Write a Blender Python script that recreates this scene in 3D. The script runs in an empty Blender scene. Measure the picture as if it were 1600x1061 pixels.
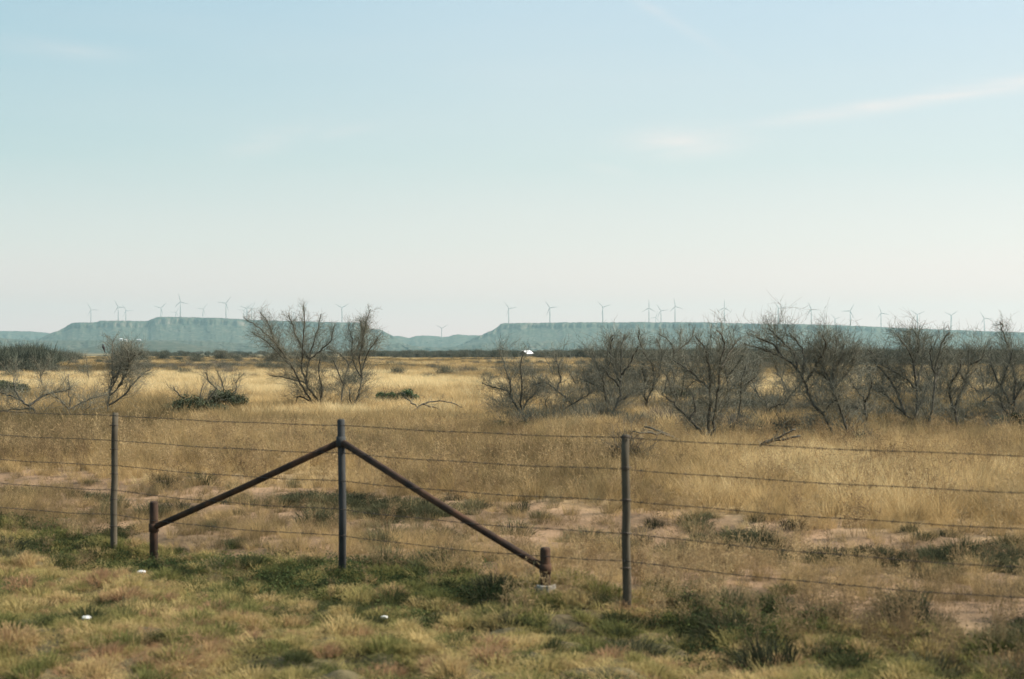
import bpy, math, random
import numpy as np
from mathutils import Vector

# ------------------------------------------------------------------ camera, sky, sun, exposure
sc = bpy.context.scene
COL = sc.collection
F = 50.0 / 36.0                                   # focal length in image widths
CAMH = 2.0
HOR = 550.0                                       # row of the level plain in the 1600 px photograph

cd = bpy.data.cameras.new("camera")
cd.lens = 50.0; cd.sensor_width = 36.0
cd.clip_start = 0.1; cd.clip_end = 60000.0
cd.dof.use_dof = True
cd.dof.focus_distance = 45.0
cd.dof.aperture_fstop = 2.8
cam = bpy.data.objects.new("camera", cd)
COL.objects.link(cam)
cam.location = (0, 0, CAMH)
cam.rotation_euler = (math.radians(90.5), 0, 0)
sc.camera = cam

SUN_AZ = math.radians(84.0)                       # from +Y (view) towards +X (right)
SUN_EL = math.radians(42.0)
sun_dir = Vector((math.cos(SUN_EL) * math.sin(SUN_AZ), math.cos(SUN_EL) * math.cos(SUN_AZ), math.sin(SUN_EL)))

world = bpy.data.worlds.new("World")
sc.world = world
world.use_nodes = True
wn = world.node_tree; wn.nodes.clear()
def N(tree, typ, **kw):
    n = tree.nodes.new(typ)
    for k, v in kw.items():
        setattr(n, k, v)
    return n
def math_node(tree, op, a, b=None, c=None, clamp=False):
    n = tree.nodes.new('ShaderNodeMath'); n.operation = op; n.use_clamp = clamp
    for i, v in enumerate((a, b, c)):
        if v is None: continue
        if isinstance(v, (int, float)): n.inputs[i].default_value = v
        else: tree.links.new(v, n.inputs[i])
    return n.outputs[0]
def ramp(tree, fac, stops, interp='LINEAR'):
    n = tree.nodes.new('ShaderNodeValToRGB'); n.color_ramp.interpolation = interp
    e = n.color_ramp.elements
    while len(e) > 1: e.remove(e[0])
    e[0].position = stops[0][0]; e[0].color = (*stops[0][1], 1)
    for p, c in stops[1:]:
        k = e.new(p); k.color = (*c, 1)
    tree.links.new(fac, n.inputs[0])
    return n.outputs[0]
def mixc(tree, fac, a, b, mode='MIX'):
    n = tree.nodes.new('ShaderNodeMix'); n.data_type = 'RGBA'; n.blend_type = mode
    for i, v in ((0, fac), (6, a), (7, b)):
        if isinstance(v, (int, float)): n.inputs[i].default_value = v
        elif isinstance(v, tuple): n.inputs[i].default_value = (*v, 1)
        else: tree.links.new(v, n.inputs[i])
    return n.outputs[2]

sky = N(wn, 'ShaderNodeTexSky', sky_type='NISHITA', sun_disc=False)
sky.sun_elevation = SUN_EL; sky.sun_rotation = SUN_AZ
sky.air_density = 1.0; sky.dust_density = 2.5; sky.ozone_density = 1.0; sky.altitude = 600
bg1 = N(wn, 'ShaderNodeBackground'); bg1.inputs['Strength'].default_value = 0.085
wn.links.new(sky.outputs[0], bg1.inputs['Color'])
tc = N(wn, 'ShaderNodeTexCoord')
sep = N(wn, 'ShaderNodeSeparateXYZ'); wn.links.new(tc.outputs['Generated'], sep.inputs[0])
# thin veil of high cloud: paler towards the horizon and towards the sun
veil = ramp(wn, sep.outputs[2], [(0.0, (1.04, 0.64, 0.60)), (0.035, (0.86, 0.615, 0.565)), (0.075, (0.67, 0.605, 0.55)),
                                 (0.13, (0.50, 0.55, 0.52)), (0.24, (0.40, 0.505, 0.555)), (0.6, (0.30, 0.40, 0.52)), (1.0, (0.24, 0.36, 0.50))])
sneg = math_node(wn, 'MULTIPLY', math_node(wn, 'MINIMUM', sep.outputs[0], 0.0), math_node(wn, 'MULTIPLY_ADD', sep.outputs[2], 4.0, 0.10, clamp=True))
spos_ = math_node(wn, 'MAXIMUM', sep.outputs[0], 0.0)
cs = N(wn, 'ShaderNodeCombineXYZ')
for i, (a, b) in enumerate(((0.80, 0.24), (0.40, 0.14), (0.30, 0.16))):
    wn.links.new(math_node(wn, 'MULTIPLY_ADD', sneg, a, math_node(wn, 'MULTIPLY_ADD', spos_, b, 1.0)), cs.inputs[i])
hz = N(wn, 'ShaderNodeVectorMath', operation='MULTIPLY')
wn.links.new(veil, hz.inputs[0]); wn.links.new(cs.outputs[0], hz.inputs[1])
# cirrus wisps
az = math_node(wn, 'ARCTAN2', sep.outputs[0], sep.outputs[1])
el = math_node(wn, 'ARCSINE', sep.outputs[2])
cmb = N(wn, 'ShaderNodeCombineXYZ'); wn.links.new(az, cmb.inputs[0]); wn.links.new(el, cmb.inputs[1])
def wisp(cx, cy, wx, wy, slope):
    dx = math_node(wn, 'SUBTRACT', az, cx)
    dy = math_node(wn, 'SUBTRACT', math_node(wn, 'SUBTRACT', el, cy), math_node(wn, 'MULTIPLY', dx, slope))
    a = math_node(wn, 'POWER', math_node(wn, 'DIVIDE', dx, wx), 2.0)
    b = math_node(wn, 'POWER', math_node(wn, 'DIVIDE', dy, wy), 2.0)
    return math_node(wn, 'EXPONENT', math_node(wn, 'MULTIPLY', math_node(wn, 'ADD', a, b), -1.0))
mp = N(wn, 'ShaderNodeMapping'); mp.inputs['Scale'].default_value = (9, 60, 1); mp.inputs['Rotation'].default_value = (0, 0, -0.10)
wn.links.new(cmb.outputs[0], mp.inputs[0])
nz = N(wn, 'ShaderNodeTexNoise'); nz.inputs['Scale'].default_value = 1.6; nz.inputs['Detail'].default_value = 6; nz.inputs['Roughness'].default_value = 0.62
wn.links.new(mp.outputs[0], nz.inputs['Vector'])
nzr = math_node(wn, 'MULTIPLY_ADD', nz.outputs[0], 3.0, -0.9, clamp=True)
wisps = None
for w in ((0.122, 0.147, 0.035, 0.010, 0.05), (0.27, 0.168, 0.085, 0.0045, 0.11), (0.34, 0.176, 0.05, 0.005, 0.06), (0.066, 0.128, 0.018, 0.004, -0.2),
          (-0.17, 0.145, 0.03, 0.008, 0.3), (-0.31, 0.20, 0.04, 0.006, -0.05), (-0.12, 0.152, 0.02, 0.004, 0.2), (0.10, 0.235, 0.05, 0.004, -0.6)):
    k = wisp(*w)
    wt = 1.5 if w[0] > 0.1 and w[1] < 0.2 else 0.4
    k = math_node(wn, 'MULTIPLY', k, wt)
    wisps = k if wisps is None else math_node(wn, 'MAXIMUM', wisps, k)
wisps = math_node(wn, 'MULTIPLY', wisps, math_node(wn, 'MULTIPLY_ADD', nzr, 0.75, 0.18))
broad = N(wn, 'ShaderNodeTexNoise'); broad.inputs['Scale'].default_value = 0.5; broad.inputs['Detail'].default_value = 4
wn.links.new(mp.outputs[0], broad.inputs['Vector'])
broadv = math_node(wn, 'MULTIPLY', math_node(wn, 'MULTIPLY_ADD', broad.outputs[0], 2.0, -0.8, clamp=True), 0.10)
cl = math_node(wn, 'ADD', math_node(wn, 'MULTIPLY', wisps, 0.62), broadv, clamp=True)
veilc = mixc(wn, cl, hz.outputs[0], (0.72, 0.63, 0.57))
bg2 = N(wn, 'ShaderNodeBackground'); bg2.inputs['Strength'].default_value = 0.85
wn.links.new(veilc, bg2.inputs['Color'])
mx = N(wn, 'ShaderNodeMixShader'); mx.inputs[0].default_value = 0.80
wn.links.new(bg1.outputs[0], mx.inputs[1]); wn.links.new(bg2.outputs[0], mx.inputs[2])
wo = N(wn, 'ShaderNodeOutputWorld'); wn.links.new(mx.outputs[0], wo.inputs['Surface'])

sl = bpy.data.lights.new("sun", 'SUN')
sl.energy = 5.0; sl.angle = math.radians(0.6); sl.color = (1.0, 0.93, 0.80)
sun = bpy.data.objects.new("sun", sl); COL.objects.link(sun)
sun.rotation_euler = (-sun_dir).to_track_quat('-Z', 'Y').to_euler()
sun.location = (30, 30, 40)

vs = sc.view_settings
sc.display_settings.display_device = 'sRGB'
vs.view_transform = 'Standard'; vs.look = 'None'; vs.gamma = 1.0; vs.exposure = 0.85; vs.use_curve_mapping = False
sc.cycles.use_denoising = True
try: sc.cycles.denoiser = 'OPENIMAGEDENOISE'
except Exception: pass
sc.cycles.max_bounces = 7; sc.cycles.diffuse_bounces = 5; sc.cycles.transmission_bounces = 4
sc.cycles.volume_bounces = 0; sc.cycles.transparent_max_bounces = 6
sc.render.use_motion_blur = False

# ------------------------------------------------------------------ helpers
rng = np.random.default_rng(11)
random.seed(11)

def hash2(ix, iy, s):
    h = (ix.astype(np.int64) * 374761393 + iy.astype(np.int64) * 668265263 + s * 974634777) & 0x7fffffff
    h = ((h ^ (h >> 13)) * 1274126177) & 0x7fffffff
    h = h ^ (h >> 16)
    return (h & 0xffff) / 65535.0
def vnoise(x, y, s=0):
    x = np.asarray(x, float); y = np.asarray(y, float)
    ix = np.floor(x); iy = np.floor(y); fx = x - ix; fy = y - iy
    fx = fx * fx * (3 - 2 * fx); fy = fy * fy * (3 - 2 * fy)
    a = hash2(ix, iy, s); b = hash2(ix + 1, iy, s); c = hash2(ix, iy + 1, s); d = hash2(ix + 1, iy + 1, s)
    return (a * (1 - fx) + b * fx) * (1 - fy) + (c * (1 - fx) + d * fx) * fy
def fbm(x, y, o=4, s=0):
    t = 0; a = 0.5; n = 0
    for k in range(o):
        t = t + a * vnoise(x, y, s + 17 * k); n += a; a *= 0.5
        x = np.asarray(x) * 2.03 + 5.1; y = np.asarray(y) * 2.03 + 1.7
    return t / n
def sstep(a, b, x):
    t = np.clip((np.asarray(x, float) - a) / (b - a), 0, 1)
    return t * t * (3 - 2 * t)

# fence line: a straight run seen obliquely; 1/Y is linear across the photograph
def fence_xy(px):
    Y = 1.0 / (0.0645 + 0.0419 * px / 1600.0)
    return np.array([(px - 800) / 1600.0 / F * Y, Y])
P0 = fence_xy(535.0)
U = fence_xy(1500.0) - fence_xy(100.0); U /= np.linalg.norm(U)
NV = np.array([-U[1], U[0]])
if NV[1] < 0: NV = -NV
def fd(x, y):        # distance beyond the fence (negative on the verge side)
    return (np.asarray(x) - P0[0]) * NV[0] + (np.asarray(y) - P0[1]) * NV[1]
def fs(x, y):        # distance along the fence
    return (np.asarray(x) - P0[0]) * U[0] + (np.asarray(y) - P0[1]) * U[1]
LS = fence_xy(243.0); RS = fence_xy(852.0)

def ground_z(x, y):
    x = np.asarray(x, float); y = np.asarray(y, float)
    r = np.hypot(x, y); d = fd(x, y)
    near = 1 - sstep(30, 60, r)
    verge = 1 - sstep(-0.9, 0.3, d)
    z = near * verge * ((fbm(x * 2.9, y * 2.9, 2, 3) - 0.5) * 0.20 + (fbm(x * 0.6, y * 0.6, 2, 9) - 0.5) * 0.16)
    z = z + near * (1 - verge) * (fbm(x * 1.7, y * 1.7, 3, 5) - 0.5) * 0.12
    z = z - 0.07 * np.exp(-((d + 0.5) / 0.7) ** 2) * near + 0.06 * np.exp(-((d - 1.0) / 0.8) ** 2) * near
    z = z - 0.16 * np.exp(-((d - 4.2) / 0.9) ** 2) * near * (0.55 + 0.45 * np.sin(fs(x, y) * 0.5 + 0.6))
    z = z - 0.10 * np.exp(-(((x - LS[0]) ** 2 + (y - LS[1]) ** 2) / 0.35))
    z = z + 0.10 * np.exp(-(((x - RS[0]) ** 2 + (y - RS[1]) ** 2) / 0.5))
    far = sstep(40, 120, r)
    z = z + far * ((fbm(x / 60.0, y / 60.0, 3, 21) - 0.5) * 0.9) * (1 - sstep(500, 900, r))
    z = z + sstep(30, 70, r) * (fbm(x / 9.0, y / 9.0, 2, 25) - 0.5) * 0.22 * (1 - sstep(300, 500, r))
    return z
def gz(x, y): return float(ground_z(np.array([x]), np.array([y]))[0])
def at(px, Y): return (px - 800) / 1600.0 / F * Y
def zpx(py, Y): return CAMH + (HOR - py) / 1600.0 / F * Y
def ydist(py): return CAMH * 1600.0 * F / (py - HOR)

def tag(o, label=None, cat=None, group=None, kind=None):
    if label: o['label'] = label
    if cat: o['category'] = cat
    if group: o['group'] = group
    if kind: o['kind'] = kind
    return o
def empty(name, loc, rz=0.0):
    o = bpy.data.objects.new(name, None); COL.objects.link(o)
    o.empty_display_size = 0.2
    o.location = loc; o.rotation_euler = (0, 0, rz)
    return o

class MB:
    """collects vertices and faces in world (or local) coordinates, builds ONE mesh object"""
    def __init__(s): s.v = []; s.f = []; s.n = 0
    def add(s, V, Fc):
        V = np.asarray(V, float)
        s.v.append(V); s.f += [tuple(i + s.n for i in q) for q in Fc]; s.n += len(V)
    def tube(s, pts, rad, sides=6, cap=True):
        pts = [np.asarray(p, float) for p in pts]; V = []; Fc = []
        m = len(pts)
        prev = None
        for i, p in enumerate(pts):
            t = pts[min(i + 1, m - 1)] - pts[max(i - 1, 0)]
            t = t / (np.linalg.norm(t) + 1e-12)
            if prev is None:
                a = np.cross(t, (0.0, 0.0, 1.0))
                if np.linalg.norm(a) < 0.1: a = np.cross(t, (1.0, 0.0, 0.0))
            else:
                a = prev - t * np.dot(prev, t)
            a = a / (np.linalg.norm(a) + 1e-12); prev = a
            b = np.cross(t, a)
            r = rad[i] if hasattr(rad, '__len__') else rad
            for k in range(sides):
                an = 2 * math.pi * k / sides
                V.append(p + r * (math.cos(an) * a + math.sin(an) * b))
        for i in range(m - 1):
            for k in range(sides):
                k2 = (k + 1) % sides
                Fc.append((i * sides + k, i * sides + k2, (i + 1) * sides + k2, (i + 1) * sides + k))
        if cap:
            Fc.append(tuple(range(sides))[::-1]); Fc.append(tuple((m - 1) * sides + k for k in range(sides)))
        s.add(V, Fc)
    def box(s, c, size, rz=0.0):
        hx, hy, hz = (q / 2 for q in size)
        V = []
        for sx in (-1, 1):
            for sy in (-1, 1):
                for sz in (-1, 1):
                    x, y = sx * hx, sy * hy
                    V.append((c[0] + x * math.cos(rz) - y * math.sin(rz), c[1] + x * math.sin(rz) + y * math.cos(rz), c[2] + sz * hz))
        s.add(V, [(0, 1, 3, 2), (4, 6, 7, 5), (0, 4, 5, 1), (2, 3, 7, 6), (0, 2, 6, 4), (1, 5, 7, 3)])
    def build(s, name, mat, parent=None, smooth=False, origin=None):
        me = bpy.data.meshes.new(name)
        V = np.concatenate(s.v) if s.v else np.zeros((0, 3))
        if origin is not None: V = V - np.asarray(origin)
        me.from_pydata(V.tolist(), [], s.f)
        me.update()
        if smooth: me.polygons.foreach_set('use_smooth', [True] * len(me.polygons))
        me.materials.append(mat)
        o = bpy.data.objects.new(name, me); COL.objects.link(o)
        if parent is not None: o.parent = parent
        elif origin is not None: o.location = origin
        return o

# ------------------------------------------------------------------ materials
def new_mat(name):
    m = bpy.data.materials.new(name); m.use_nodes = True
    t = m.node_tree; t.nodes.clear()
    out = t.nodes.new('ShaderNodeOutputMaterial')
    return m, t, out
def simple(name, c1, c2, scale=8.0, rough=0.85, metal=0.0, bump=0.0, stretch=(1, 1, 1), detail=5, c3=None):
    m, t, out = new_mat(name)
    tcn = N(t, 'ShaderNodeTexCoord'); mpn = N(t, 'ShaderNodeMapping'); mpn.inputs['Scale'].default_value = stretch
    t.links.new(tcn.outputs['Object'], mpn.inputs[0])
    n = N(t, 'ShaderNodeTexNoise'); n.inputs['Scale'].default_value = scale; n.inputs['Detail'].default_value = detail; n.inputs['Roughness'].default_value = 0.65
    t.links.new(mpn.outputs[0], n.inputs['Vector'])
    st = [(0.35, c1), (0.65, c2)] if c3 is None else [(0.32, c1), (0.5, c2), (0.68, c3)]
    col = ramp(t, n.outputs[0], st)
    b = N(t, 'ShaderNodeBsdfPrincipled'); b.inputs['Roughness'].default_value = rough; b.inputs['Metallic'].default_value = metal
    t.links.new(col, b.inputs['Base Color'])
    if rough > 0.8: b.inputs['Specular IOR Level'].default_value = 0.2
    if bump:
        bn = N(t, 'ShaderNodeBump'); bn.inputs['Strength'].default_value = bump; bn.inputs['Distance'].default_value = 0.01
        t.links.new(n.outputs[0], bn.inputs['Height']); t.links.new(bn.outputs[0], b.inputs['Normal'])
    t.links.new(b.outputs[0], out.inputs['Surface'])
    return m
def plant_mat(name, stops, transl=0.3, rand=0.35, rough=0.8, olive=0.0):
    """dry grass and leaves: colour along the ramp from the instance's own 'tint' plus a little chance"""
    m, t, out = new_mat(name)
    at_ = N(t, 'ShaderNodeAttribute', attribute_type='INSTANCER', attribute_name='tint')
    oi = N(t, 'ShaderNodeObjectInfo')
    geo = N(t, 'ShaderNodeNewGeometry')
    n = N(t, 'ShaderNodeTexNoise'); n.inputs['Scale'].default_value = 9.0; n.inputs['Detail'].default_value = 3
    t.links.new(geo.outputs['Position'], n.inputs['Vector'])
    v = math_node(t, 'ADD', at_.outputs['Fac'], math_node(t, 'MULTIPLY_ADD', oi.outputs['Random'], rand, -rand / 2))
    v = math_node(t, 'ADD', v, math_node(t, 'MULTIPLY_ADD', n.outputs[0], 0.5, -0.25), clamp=True)
    col = ramp(t, v, stops)
    if olive:
        n2 = N(t, 'ShaderNodeTexNoise'); n2.inputs['Scale'].default_value = 0.42; n2.inputs['Detail'].default_value = 4; n2.inputs['Roughness'].default_value = 0.65
        t.links.new(geo.outputs['Position'], n2.inputs['Vector'])
        col = mixc(t, math_node(t, 'MULTIPLY', math_node(t, 'MULTIPLY_ADD', n2.outputs[0], 7.0, -3.9, clamp=True), olive), col, (0.20, 0.185, 0.115))
    d = N(t, 'ShaderNodeBsdfDiffuse'); tr = N(t, 'ShaderNodeBsdfTranslucent')
    t.links.new(col, d.inputs['Color']); t.links.new(col, tr.inputs['Color'])
    mxn = N(t, 'ShaderNodeMixShader'); mxn.inputs[0].default_value = transl
    t.links.new(d.outputs[0], mxn.inputs[1]); t.links.new(tr.outputs[0], mxn.inputs[2])
    t.links.new(mxn.outputs[0], out.inputs['Surface'])
    return m

M = {}
M['straw'] = plant_mat('dry_grass', [(0.0, (0.15, 0.112, 0.058)), (0.3, (0.32, 0.234, 0.115)), (0.6, (0.50, 0.355, 0.170)), (1.0, (0.71, 0.575, 0.33))], 0.45, 0.55, olive=0.7)
M['verge'] = plant_mat('verge_grass', [(0.0, (0.060, 0.068, 0.032)), (0.25, (0.165, 0.165, 0.058)), (0.5, (0.33, 0.272, 0.110)), (0.75, (0.47, 0.355, 0.165)), (1.0, (0.34, 0.215, 0.12))], 0.42, 0.5)
M['weed'] = plant_mat('green_weed', [(0.0, (0.025, 0.036, 0.017)), (0.5, (0.055, 0.078, 0.032)), (1.0, (0.13, 0.15, 0.055))], 0.25, 0.5)
M['rut_grass'] = plant_mat('rut_grass', [(0.0, (0.040, 0.043, 0.026)), (0.45, (0.105, 0.102, 0.055)), (1.0, (0.30, 0.24, 0.13))], 0.25, 0.45)
M['brown_weed'] = plant_mat('brown_weed', [(0.0, (0.13, 0.09, 0.052)), (0.5, (0.29, 0.205, 0.11)), (1.0, (0.46, 0.34, 0.18))], 0.35, 0.5)
M['scrub'] = plant_mat('grey_scrub', [(0.0, (0.070, 0.078, 0.058)), (0.5, (0.135, 0.132, 0.100)), (1.0, (0.22, 0.175, 0.13))], 0.15, 0.5)
M['bark'] = simple('mesquite_bark', (0.055, 0.049, 0.038), (0.125, 0.112, 0.088), 14, 0.95, bump=0.4, stretch=(1, 1, 0.3))
M['twig'] = simple('mesquite_twig', (0.110, 0.108, 0.080), (0.200, 0.190, 0.142), 3, 0.95)
M['dead_bark'] = simple('bleached_dead_wood', (0.10, 0.08, 0.06), (0.22, 0.18, 0.14), 10, 0.95, bump=0.4)
M['leaf'] = simple('shrub_leaf', (0.035, 0.048, 0.026), (0.095, 0.110, 0.060), 2.5, 0.85)
M['leaf_bright'] = simple('fresh_shrub_leaf', (0.035, 0.075, 0.022), (0.11, 0.16, 0.05), 2.5, 0.7)
M['steel'] = simple('dark_steel_pipe', (0.026, 0.028, 0.029), (0.055, 0.056, 0.055), 9, 0.85, 0.0, stretch=(1, 1, 0.4))
M['rust'] = simple('rusted_steel_pipe', (0.030, 0.022, 0.018), (0.060, 0.036, 0.024), 7, 0.95, 0.0, stretch=(1, 1, 0.5), c3=(0.10, 0.050, 0.029), bump=0.5)
M['tpost'] = simple('weathered_stake', (0.055, 0.046, 0.032), (0.11, 0.092, 0.064), 12, 0.9, stretch=(1, 1, 0.15), bump=0.3)
M['wire'] = simple('rusty_wire', (0.045, 0.036, 0.030), (0.10, 0.08, 0.065), 20, 0.6, 0.6)
M['concrete'] = simple('pale_concrete', (0.20, 0.18, 0.15), (0.33, 0.31, 0.27), 9, 0.9, bump=0.5)
M['litter'] = simple('white_litter', (0.45, 0.45, 0.43), (0.66, 0.65, 0.62), 60, 0.7)
M['turbine'] = simple('turbine_paint', (0.22, 0.22, 0.22), (0.30, 0.30, 0.29), 0.05, 0.5)
M['white_wall'] = simple('white_siding', (0.55, 0.54, 0.52), (0.66, 0.65, 0.63), 0.6, 0.7)
M['dark_wall'] = simple('old_barn_boards', (0.028, 0.022, 0.020), (0.060, 0.048, 0.040), 1.5, 0.9, stretch=(6, 6, 0.4))
M['white_roof'] = simple('pale_sheet_roof', (0.58, 0.58, 0.59), (0.70, 0.70, 0.70), 0.6, 0.5, 0.0)
M['glass'] = simple('dark_window', (0.03, 0.035, 0.04), (0.06, 0.065, 0.07), 1.0, 0.2)
M['feather'] = simple('dark_feathers', (0.012, 0.011, 0.012), (0.035, 0.030, 0.030), 40, 0.7)

# ground: red-brown caliche soil under the grass, straw-coloured litter far off
def ground_mat():
    m, t, out = new_mat('prairie_soil')
    geo = N(t, 'ShaderNodeNewGeometry')
    def noise(scale, detail=5, sc_=(1, 1, 1), rough=0.6):
        mpn = N(t, 'ShaderNodeMapping'); mpn.inputs['Scale'].default_value = sc_
        t.links.new(geo.outputs['Position'], mpn.inputs[0])
        n = N(t, 'ShaderNodeTexNoise'); n.inputs['Scale'].default_value = scale; n.inputs['Detail'].default_value = detail; n.inputs['Roughness'].default_value = rough
        t.links.new(mpn.outputs[0], n.inputs['Vector']); return n.outputs[0]
    soil = ramp(t, noise(1.1, 8), [(0.30, (0.10, 0.066, 0.038)), (0.50, (0.21, 0.135, 0.078)), (0.70, (0.31, 0.20, 0.118))])
    straw = ramp(t, noise(6.0, 8), [(0.30, (0.20, 0.145, 0.07)), (0.50, (0.38, 0.28, 0.135)), (0.70, (0.52, 0.40, 0.2))])
    grn = ramp(t, noise(4.0, 6), [(0.30, (0.045, 0.040, 0.022)), (0.55, (0.10, 0.082, 0.042)), (0.75, (0.18, 0.14, 0.075))])
    sp = N(t, 'ShaderNodeSeparateXYZ'); t.links.new(geo.outputs['Position'], sp.inputs[0])
    d = math_node(t, 'ADD', math_node(t, 'MULTIPLY', math_node(t, 'SUBTRACT', sp.outputs[0], float(P0[0])), float(NV[0])),
                  math_node(t, 'MULTIPLY', math_node(t, 'SUBTRACT', sp.outputs[1], float(P0[1])), float(NV[1])))
    dn = math_node(t, 'ADD', d, math_node(t, 'MULTIPLY_ADD', noise(0.8, 4), 3.0, -1.5))
    fv = N(t, 'ShaderNodeMapRange'); fv.inputs[1].default_value = -1.0; fv.inputs[2].default_value = 1.0; t.links.new(dn, fv.inputs[0])
    ff = N(t, 'ShaderNodeMapRange'); ff.inputs[1].default_value = 5.5; ff.inputs[2].default_value = 8.5; t.links.new(dn, ff.inputs[0])
    c = mixc(t, fv.outputs[0], grn, soil)
    bare = math_node(t, 'MULTIPLY_ADD', noise(0.35, 5), 4.0, -1.7, clamp=True)
    soil = mixc(t, math_node(t, 'MULTIPLY_ADD', noise(2.2, 6), 3.2, -1.25, clamp=True), soil, straw)
    strawb = mixc(t, math_node(t, 'MULTIPLY', bare, 0.35), straw, soil)
    c = mixc(t, ff.outputs[0], c, strawb)
    # far plain: patches of brush and pasture, stretched only by perspective
    big = noise(0.006, 7, (1, 1, 1), 0.65)
    farc = ramp(t, big, [(0.36, (0.060, 0.062, 0.040)), (0.46, (0.11, 0.10, 0.06)), (0.54, (0.27, 0.21, 0.11)), (0.68, (0.40, 0.31, 0.17))])
    rr = N(t, 'ShaderNodeVectorMath', operation='LENGTH'); t.links.new(geo.outputs['Position'], rr.inputs[0])
    fr = N(t, 'ShaderNodeMapRange'); fr.inputs[1].default_value = 160.0; fr.inputs[2].default_value = 420.0; t.links.new(rr.outputs['Value'], fr.inputs[0])
    c = mixc(t, fr.outputs[0], c, farc)
    fr2 = N(t, 'ShaderNodeMapRange'); fr2.inputs[1].default_value = 900.0; fr2.inputs[2].default_value = 2200.0; t.links.new(rr.outputs['Value'], fr2.inputs[0])
    brushy = ramp(t, noise(0.012, 6, (1, 1, 1), 0.7), [(0.35, (0.040, 0.048, 0.030)), (0.60, (0.085, 0.085, 0.055)), (0.75, (0.19, 0.15, 0.10))])
    c = mixc(t, fr2.outputs[0], c, brushy)
    b = N(t, 'ShaderNodeBsdfPrincipled'); b.inputs['Roughness'].default_value = 0.95
    b.inputs['Specular IOR Level'].default_value = 0.15
    t.links.new(c, b.inputs['Base Color'])
    bn = N(t, 'ShaderNodeBump'); bn.inputs['Strength'].default_value = 0.7; bn.inputs['Distance'].default_value = 0.04
    t.links.new(noise(14.0, 6), bn.inputs['Height']); t.links.new(bn.outputs[0], b.inputs['Normal'])
    t.links.new(b.outputs[0], out.inputs['Surface'])
    return m
M['ground'] = ground_mat()

def mesa_mat():
    m, t, out = new_mat('mesa_rock_and_juniper')
    geo = N(t, 'ShaderNodeNewGeometry')
    sp = N(t, 'ShaderNodeSeparateXYZ'); t.links.new(geo.outputs['Position'], sp.inputs[0])
    nsp = N(t, 'ShaderNodeSeparateXYZ'); t.links.new(geo.outputs['True Normal'], nsp.inputs[0])
    def noise(scale, detail=5, sc_=(1, 1, 1), rough=0.6):
        mpn = N(t, 'ShaderNodeMapping'); mpn.inputs['Scale'].default_value = sc_
        t.links.new(geo.outputs['Position'], mpn.inputs[0])
        n = N(t, 'ShaderNodeTexNoise'); n.inputs['Scale'].default_value = scale; n.inputs['Detail'].default_value = detail; n.inputs['Roughness'].default_value = rough
        t.links.new(mpn.outputs[0], n.inputs['Vector']); return n.outputs[0]
    veg = ramp(t, noise(0.035, 6, (1, 1, 1), 0.75), [(0.40, (0.022, 0.034, 0.024)), (0.52, (0.060, 0.066, 0.045)), (0.66, (0.17, 0.135, 0.10))])
    rock = ramp(t, noise(0.03, 5, (1, 0.4, 3)), [(0.35, (0.07, 0.062, 0.050)), (0.65, (0.24, 0.19, 0.15))])
    steep = N(t, 'ShaderNodeMapRange'); steep.inputs[1].default_value = 0.80; steep.inputs[2].default_value = 0.45
    t.links.new(nsp.outputs[2], steep.inputs[0])
    f = math_node(t, 'MULTIPLY', steep.outputs[0], math_node(t, 'MULTIPLY_ADD', noise(0.006, 4), 5.0, -2.4, clamp=True))
    c = mixc(t, f, veg, rock)
    b = N(t, 'ShaderNodeBsdfDiffuse'); t.links.new(c, b.inputs['Color'])
    t.links.new(b.outputs[0], out.inputs['Surface'])
    return m
M['mesa'] = mesa_mat()

def grid_mesh(name, X, Y, Z, mat, smooth=True, wrap=False):
    n, m = X.shape
    me = bpy.data.meshes.new(name)
    co = np.stack([X, Y, Z], -1).reshape(-1, 3)
    idx = np.arange(n * m).reshape(n, m)
    if wrap: idx = np.concatenate([idx, idx[:, :1]], 1)
    q = np.stack([idx[:-1, :-1], idx[:-1, 1:], idx[1:, 1:], idx[1:, :-1]], -1).reshape(-1, 4)
    me.vertices.add(len(co)); me.vertices.foreach_set('co', co.ravel().astype(np.float32))
    me.loops.add(q.size); me.loops.foreach_set('vertex_index', q.ravel().astype(np.int32))
    me.polygons.add(len(q)); me.polygons.foreach_set('loop_start', np.arange(0, q.size, 4, dtype=np.int32))
    try: me.polygons.foreach_set('loop_total', np.full(len(q), 4, dtype=np.int32))
    except Exception: pass
    me.update(calc_edges=True); me.validate()
    me.polygons.foreach_set('use_smooth', np.full(len(q), smooth))
    me.materials.append(mat)
    o = bpy.data.objects.new(name, me); COL.objects.link(o)
    return o

# ------------------------------------------------------------------ ground sheet
r = np.concatenate([np.linspace(0.5, 6, 14)[:-1], np.geomspace(6, 40, 460)[:-1], np.geomspace(40, 600, 170)[:-1], np.geomspace(600, 11500, 60)])
th = np.concatenate([np.linspace(-34, 34, 480), np.linspace(34, 326, 90)[1:-1]]) * math.pi / 180
R, TH = np.meshgrid(r, th, indexing='ij')
GX, GY = R * np.sin(TH), R * np.cos(TH)
g = grid_mesh('ground', GX, GY, ground_z(GX, GY), M['ground'], wrap=True)
tag(g, kind='structure')

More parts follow.
